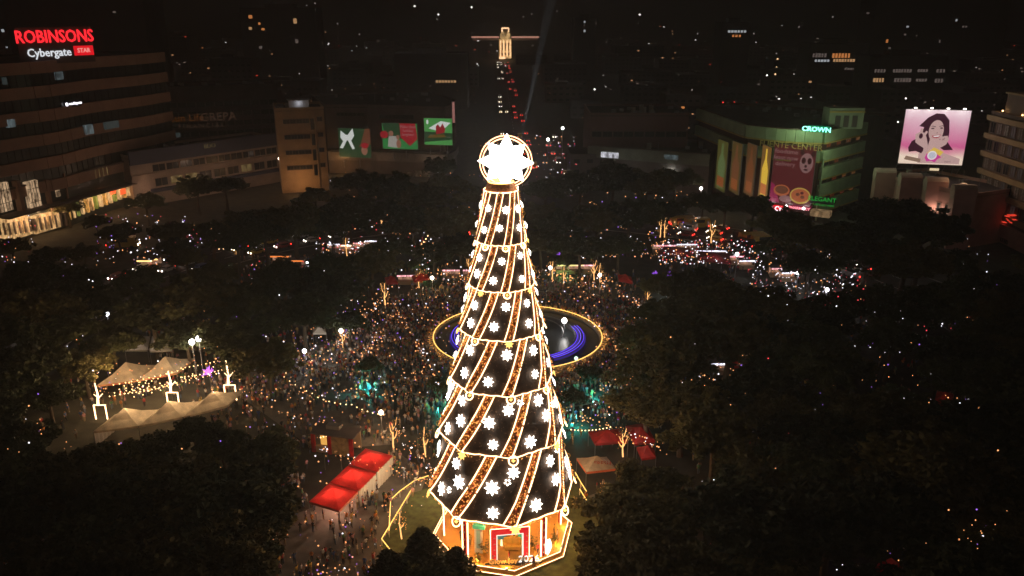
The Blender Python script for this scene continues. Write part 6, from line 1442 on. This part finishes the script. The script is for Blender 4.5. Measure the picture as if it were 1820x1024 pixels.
ZP = [(.5, [(400, 690), (560, 720), (560, 800), (440, 790), (330, 730)], 'left of the kiosk'), (.3, [(230, 560), (450, 560), (440, 660), (300, 640)], 'near the twin flood lamps'), (.12, [(1230, 560), (1700, 560), (1820, 760), (1820, 1040), (1200, 1040)], 'under the trees of the right park'), (.55, [(430, 600), (600, 570), (660, 640), (650, 700), (560, 700), (420, 690)], 'in the left crowd beyond the kiosk'), (.6, [(420, 640), (600, 640), (780, 700), (770, 850), (700, 800), (640, 780), (560, 730), (430, 720)], 'in the crowd between kiosk and plaza'),
      (1.2, [(700, 800), (765, 850), (740, 870), (700, 885), (690, 960), (660, 1024), (560, 1024), (600, 930), (640, 890)], 'in the crowd between the red tents and the lawn'), (.75, [(440, 780), (560, 790), (540, 880), (600, 930), (560, 1060), (420, 1060), (430, 880)], 'left of the red tent row'),
      (.35, [(1040, 640), (1180, 620), (1230, 720), (1150, 800), (1000, 800), (990, 700)], 'in the crowd right of the christmas tree'), (.25, [(1010, 880), (1090, 860), (1120, 1060), (1000, 1060)], 'on the grass right of the stage'), (.22, [(1120, 900), (1360, 860), (1400, 1060), (1120, 1060)], 'under the trees at the bottom right'),
      (.22, [(1370, 660), (1470, 690), (1460, 800), (1360, 780)], 'in a gap of the dark park at right'), (.35, [(430, 460), (640, 460), (650, 500), (430, 520)], 'in the far left crowd below the road'), (.35, [(40, 950), (230, 950), (230, 1050), (0, 1050), (0, 760), (60, 780)], 'at the bottom left under the trees'), (.5, [(165, 690), (405, 650), (410, 700), (170, 735)], 'in the tent yard'), (.25, [(100, 690), (165, 680), (170, 790), (60, 790)], 'left of the tent yard'),
      (.12, [(170, 560), (300, 560), (330, 640), (100, 660), (0, 700)], 'near the grey canopies at left'), (.45, [(690, 480), (860, 480), (860, 500), (680, 520)], 'at the far rim stalls left'), (.45, [(950, 480), (1130, 490), (1180, 560), (1130, 540), (950, 500)], 'at the far rim stalls right'), (.12, [(1150, 430), (1540, 470), (1540, 560), (1150, 480)], 'at the right road stalls'), (.4, [(800, 640), (1040, 640), (1030, 700), (960, 730), (780, 720)], 'between the fountain and the christmas tree')]
people = []
def free(x, y):
    return (x - TC.x) ** 2 + (y - TC.y) ** 2 > 16.3 ** 2 and (x - FC.x) ** 2 + (y - FC.y) ** 2 > (FR + .5) ** 2
r7 = random.Random(99)
from mathutils import noise as mnoise
def clump(x, y): return mnoise.noise(Vector((x * .22, y * .22, 3.0))) + .5 * mnoise.noise(Vector((x * .6, y * .6, 9.0))) > r7.uniform(-.45, .22)
for dens, poly, where in ZP:
    W2 = [U(a, b_, 0) for a, b_ in poly]; xs = [p.x for p in W2]; ys = [p.y for p in W2]; P2 = [(p.x, p.y) for p in W2]
    n_ = int((max(xs) - min(xs)) * (max(ys) - min(ys)) * dens)
    for k in range(n_):
        x, y = r7.uniform(min(xs), max(xs)), r7.uniform(min(ys), max(ys))
        if in_poly(x, y, P2) and free(x, y) and clump(x, y): people.append((x, y, 0, where))
for k in range(4200):                         # ring crowd on the plaza
    t, r_ = r7.uniform(0, 2 * PI), math.sqrt(r7.uniform((FR + .8) ** 2, 31 ** 2)); x, y = FC.x + r_ * math.sin(t), FC.y - r_ * math.cos(t)
    if free(x, y) and clump(x, y): people.append((x, y, 0, 'on the round plaza by the fountain'))
for k in range(700):
    t, r_ = r7.uniform(0, 2 * PI), r7.uniform(32, 37); x, y = FC.x + r_ * math.sin(t), FC.y - r_ * math.cos(t)
    if free(x, y): people.append((x, y, 0, 'round the outer edge of the plaza'))
inside = [(x, y) for x, y in [(TC.x + 15 * r7.uniform(-1, 1), TC.y + 15 * r7.uniform(-1, 1)) for _ in range(40)] if 10 < math.hypot(x - TC.x, y - TC.y) < 15.3]
for x, y in inside[:12]: people.append((x, y, .02, 'on the lawn round the stage'))
for px, py in ((962, 958), (990, 960), (985, 950), (876, 1000), (905, 1000), (835, 970), (820, 960), (956, 985), (850, 960), (930, 1008), (948, 1008)):
    q = U(px, py, .8); people.append((q.x, q.y, .8, 'on the orange stage under the tree'))
# clear tents and kiosk
def hidden(x, y, z):
    for tx_, ty, tz, tr in TREES:
        # closest approach of the sight line to the crown centre
        a = Vector((x, y, z + 1)); dd = Vector((0, 0, H)) - a; t = max(0, min(1, (Vector((tx_, ty, tz)) - a).dot(dd) / dd.length_squared)); q = a + dd * t
        if ((q.x - tx_) ** 2 + (q.y - ty) ** 2) / (tr * .95) ** 2 + (q.z - tz) ** 2 / (tr * .6) ** 2 < 1: return True
    return False
near, rest = [], []
for p in sorted(people, key=lambda p: (p[2] < .5, p[0] ** 2 + p[1] ** 2)):
    px, py = proj(p[0], p[1], 1)
    if not (-40 < px < 1860 and py < 1045): continue
    if len(near) < 300 and 5 < px < 1815 and py < 1018 and not hidden(*p[:3]) and not (549 < px < 700 and 800 < py < 905 and p[0] > A.x): near.append(p)
    else: rest.append(p)
poses = list(FIG_HI); PD = dict(stand='standing', phone='holding up phone', up='arm raised', walk='walking', hold='hands in front', bag='one arm bent')
for k, (x, y, z, where) in enumerate(near):
    pose = r7.choice(poses); sh = r7.choice(('white', 'white', 'black', 'black', 'red', 'blue', 'pink', 'yellow', 'green', 'grey', 'cream', 'orange')); tr = r7.choice(list(TRo))
    s = r7.uniform(.9, 1.06) * (.68 if r7.random() < .1 else 1)
    o = put('person', fig(pose, sh, tr), None, (x, y, z + .016), r7.uniform(-PI, PI), s)
    tag(o, f'{"child" if s < .8 else "person"} in {sh} top, {tr} trousers, {PD[pose]}', 'person', 'people ' + where)
# everybody else: one crowd
def crowd(name, ppl):
    V_, F_, Cc, off = [], [], [], 0; arr = {}
    for k, me in FIG_LO.items():
        v = np.empty(len(me.vertices) * 3, np.float32); me.vertices.foreach_get('co', v); arr[k] = (v.reshape(-1, 3), [list(p.vertices) for p in me.polygons], REG_LO[k])
    for x, y, z, _ in ppl:
        v, f, reg = arr[r7.choice(poses)]; a = r7.uniform(-PI, PI); s = r7.uniform(.88, 1.06); ca, sa = math.cos(a) * s, math.sin(a) * s
        M_ = np.array([[ca, -sa, 0], [sa, ca, 0], [0, 0, s]]); V_.append(v @ M_.T + np.array([x, y, z + .014]))
        c = [(.38, .2, .12), (.02, .015, .012), SH[r7.choice(('white', 'white', 'cream', 'grey', 'black', 'black', 'red', 'blue', 'pink', 'yellow', 'green', 'orange'))], TRo[r7.choice(list(TRo))], (.04, .035, .035)]
        F_ += [[i + off for i in q] for q in f]; Cc += [c[r_] for r_ in reg]; off += len(v)
    me = bpy.data.meshes.new(name); me.from_pydata(np.concatenate(V_).tolist(), [], F_)
    at = me.attributes.new('cloth', 'FLOAT_COLOR', 'FACE'); at.data.foreach_set('color', np.array([(*c, 1) for c in Cc], np.float32).ravel())
    m = bpy.data.materials.new('crowd_clothes'); m.use_nodes = True; an = m.node_tree.nodes.new('ShaderNodeAttribute'); an.attribute_name = 'cloth'
    m.node_tree.links.new(an.outputs['Color'], m.node_tree.nodes['Principled BSDF'].inputs['Base Color']); m.node_tree.nodes['Principled BSDF'].inputs['Roughness'].default_value = .85
    me.materials.append(m); o = bpy.data.objects.new(name, me); COL.objects.link(o); o['kind'] = 'stuff'; return o
crowd('crowd', rest)
print('people', len(near), len(rest), 'trees', len(TREES))

# ================================================================== SEARCH BEAM AND HAZE
bp = U(926, 250, 6); bt = V(992, -60, 420)
bt = Vector((bt.x, bt.y, bt.z))
e = empty('searchlight', (bp.x, bp.y, 0), 'searchlight beside the boulevard throwing a faint pale beam upwards', 'lamp')
MB().box((bp.x, bp.y, 2.7), (2.4, 2.4, 5.4)).build('tower', M_metal, e); MB().tube([bp, bp + (bt - bp).normalized() * 1.6], .7, 10).build('lamp_head', M_metal, e)
dr_ = (bt - bp).normalized(); l = lamp('searchlight_beam', bp + dr_ * 2.0, (.85, .92, 1), 5.5e6, e, .4, spot=R(5)); l.data.spot_blend = .5
l.rotation_euler = (-dr_).to_track_quat('Z', 'Y').to_euler()
hm = bpy.data.materials.new('haze'); hm.use_nodes = True; hm.node_tree.nodes.clear()
pv = hm.node_tree.nodes.new('ShaderNodeVolumePrincipled'); pv.inputs['Color'].default_value = (.82, .8, .78, 1); pv.inputs['Density'].default_value = 0.00058; pv.inputs['Anisotropy'].default_value = .45
mo = hm.node_tree.nodes.new('ShaderNodeOutputMaterial'); hm.node_tree.links.new(pv.outputs[0], mo.inputs['Volume'])
o = MB().box((0, 2450, 349), (9000, 5600, 702)).build('haze', hm); o['kind'] = 'stuff'

# ================================================================== WHERE EACH LOOK-ALIKE STANDS
LM = [('office tower', 120, 400), ('low bank building', 360, 390), ('tan block', 530, 350), ('mall billboards', 700, 250), ('star on top', 900, 290), ('shopfront strip', 1150, 280), ('green building', 1400, 300), ('portrait billboard', 1660, 260), ('banded building', 1770, 330),
      ('fountain', 920, 605), ('cream rear tent', 240, 665), ('red tent row', 625, 850), ('stage', 900, 980), ('right red tents', 1110, 775), ('cream canopy', 1060, 830), ('lit market', 1440, 510), ('twin flood lamps', 347, 605), ('dark tent roof', 225, 530), ('kiosk', 600, 765), ('capitol', 898, 80),
      ('bottom left corner', 0, 1024), ('bottom right corner', 1820, 1024), ('right photo edge', 1820, 700), ('left photo edge', 0, 600), ('rooftop sign', 100, 80), ('v shaped lit trunk', 1632, 540), ('leaf lantern', 973, 990), ('kiosk lamp', 677, 733), ('cone left tip', 768, 860), ('cone right tip', 1020, 860), ('left railing', 700, 900), ('tan far windows', 1610, 140), ('light beam', 965, 120), ('left arc trunk', 684, 530)]
def whereabouts(o):
    p = wloc(o); px, py = proj(p.x, p.y, p.z + (8 if o['category'] == 'tree' else 1))
    n, lx, ly = min(LM, key=lambda l: (l[1] - px) ** 2 + (l[2] - py) ** 2); dx, dy = px - lx, py - ly; d = math.hypot(dx, dy)
    w_ = 'just ' if d < 45 else '' if d < 110 else 'well '
    return w_ + (('left of' if dx < 0 else 'right of') if abs(dx) > abs(dy) * 1.2 else ('above' if dy < 0 else 'below')) + ' the ' + n, px
ORD = ['first', 'second', 'third', 'fourth', 'fifth', 'sixth', 'seventh', 'eighth', 'ninth', 'tenth', 'eleventh', 'twelfth']
def spread():
    by = {}
    for o in list(sc.objects):
        if o.parent is None and o.get('label') and o.get('category'): by.setdefault(o['label'], []).append(o)
    return {k: v for k, v in by.items() if len(v) > 1}
for o in sc.objects:
    if o.get('category') == 'person': o['label'] += ', ' + whereabouts(o)[0]
for k, v in spread().items():
    if v[0]['category'] == 'person':
        v.sort(key=lambda o: whereabouts(o)[1])
        for i, o in enumerate(v): o['label'] = ('leftmost ', 'rightmost ')[i == len(v) - 1] * (len(v) == 2) + (('left ', 'middle ', 'right ')[i] if len(v) == 3 else '') + k
        continue
    for o in v: o['label'] = k + ' ' + whereabouts(o)[0]
for k, v in spread().items():
    v.sort(key=lambda o: whereabouts(o)[1])
    for i, o in enumerate(v):
        if len(v) <= 12 and len(k.split()) <= 13: o['label'] = ORD[i] + ' from left, ' + k

for o in sc.objects:
    if o.get('label') and len(o['label'].replace(',', ' ').split()) > 16: o['label'] = o['label'].replace(' vehicles', '').replace(' with lights on', '').replace('distant lamp point on a pole', 'distant lamp').replace(' of the row', '')
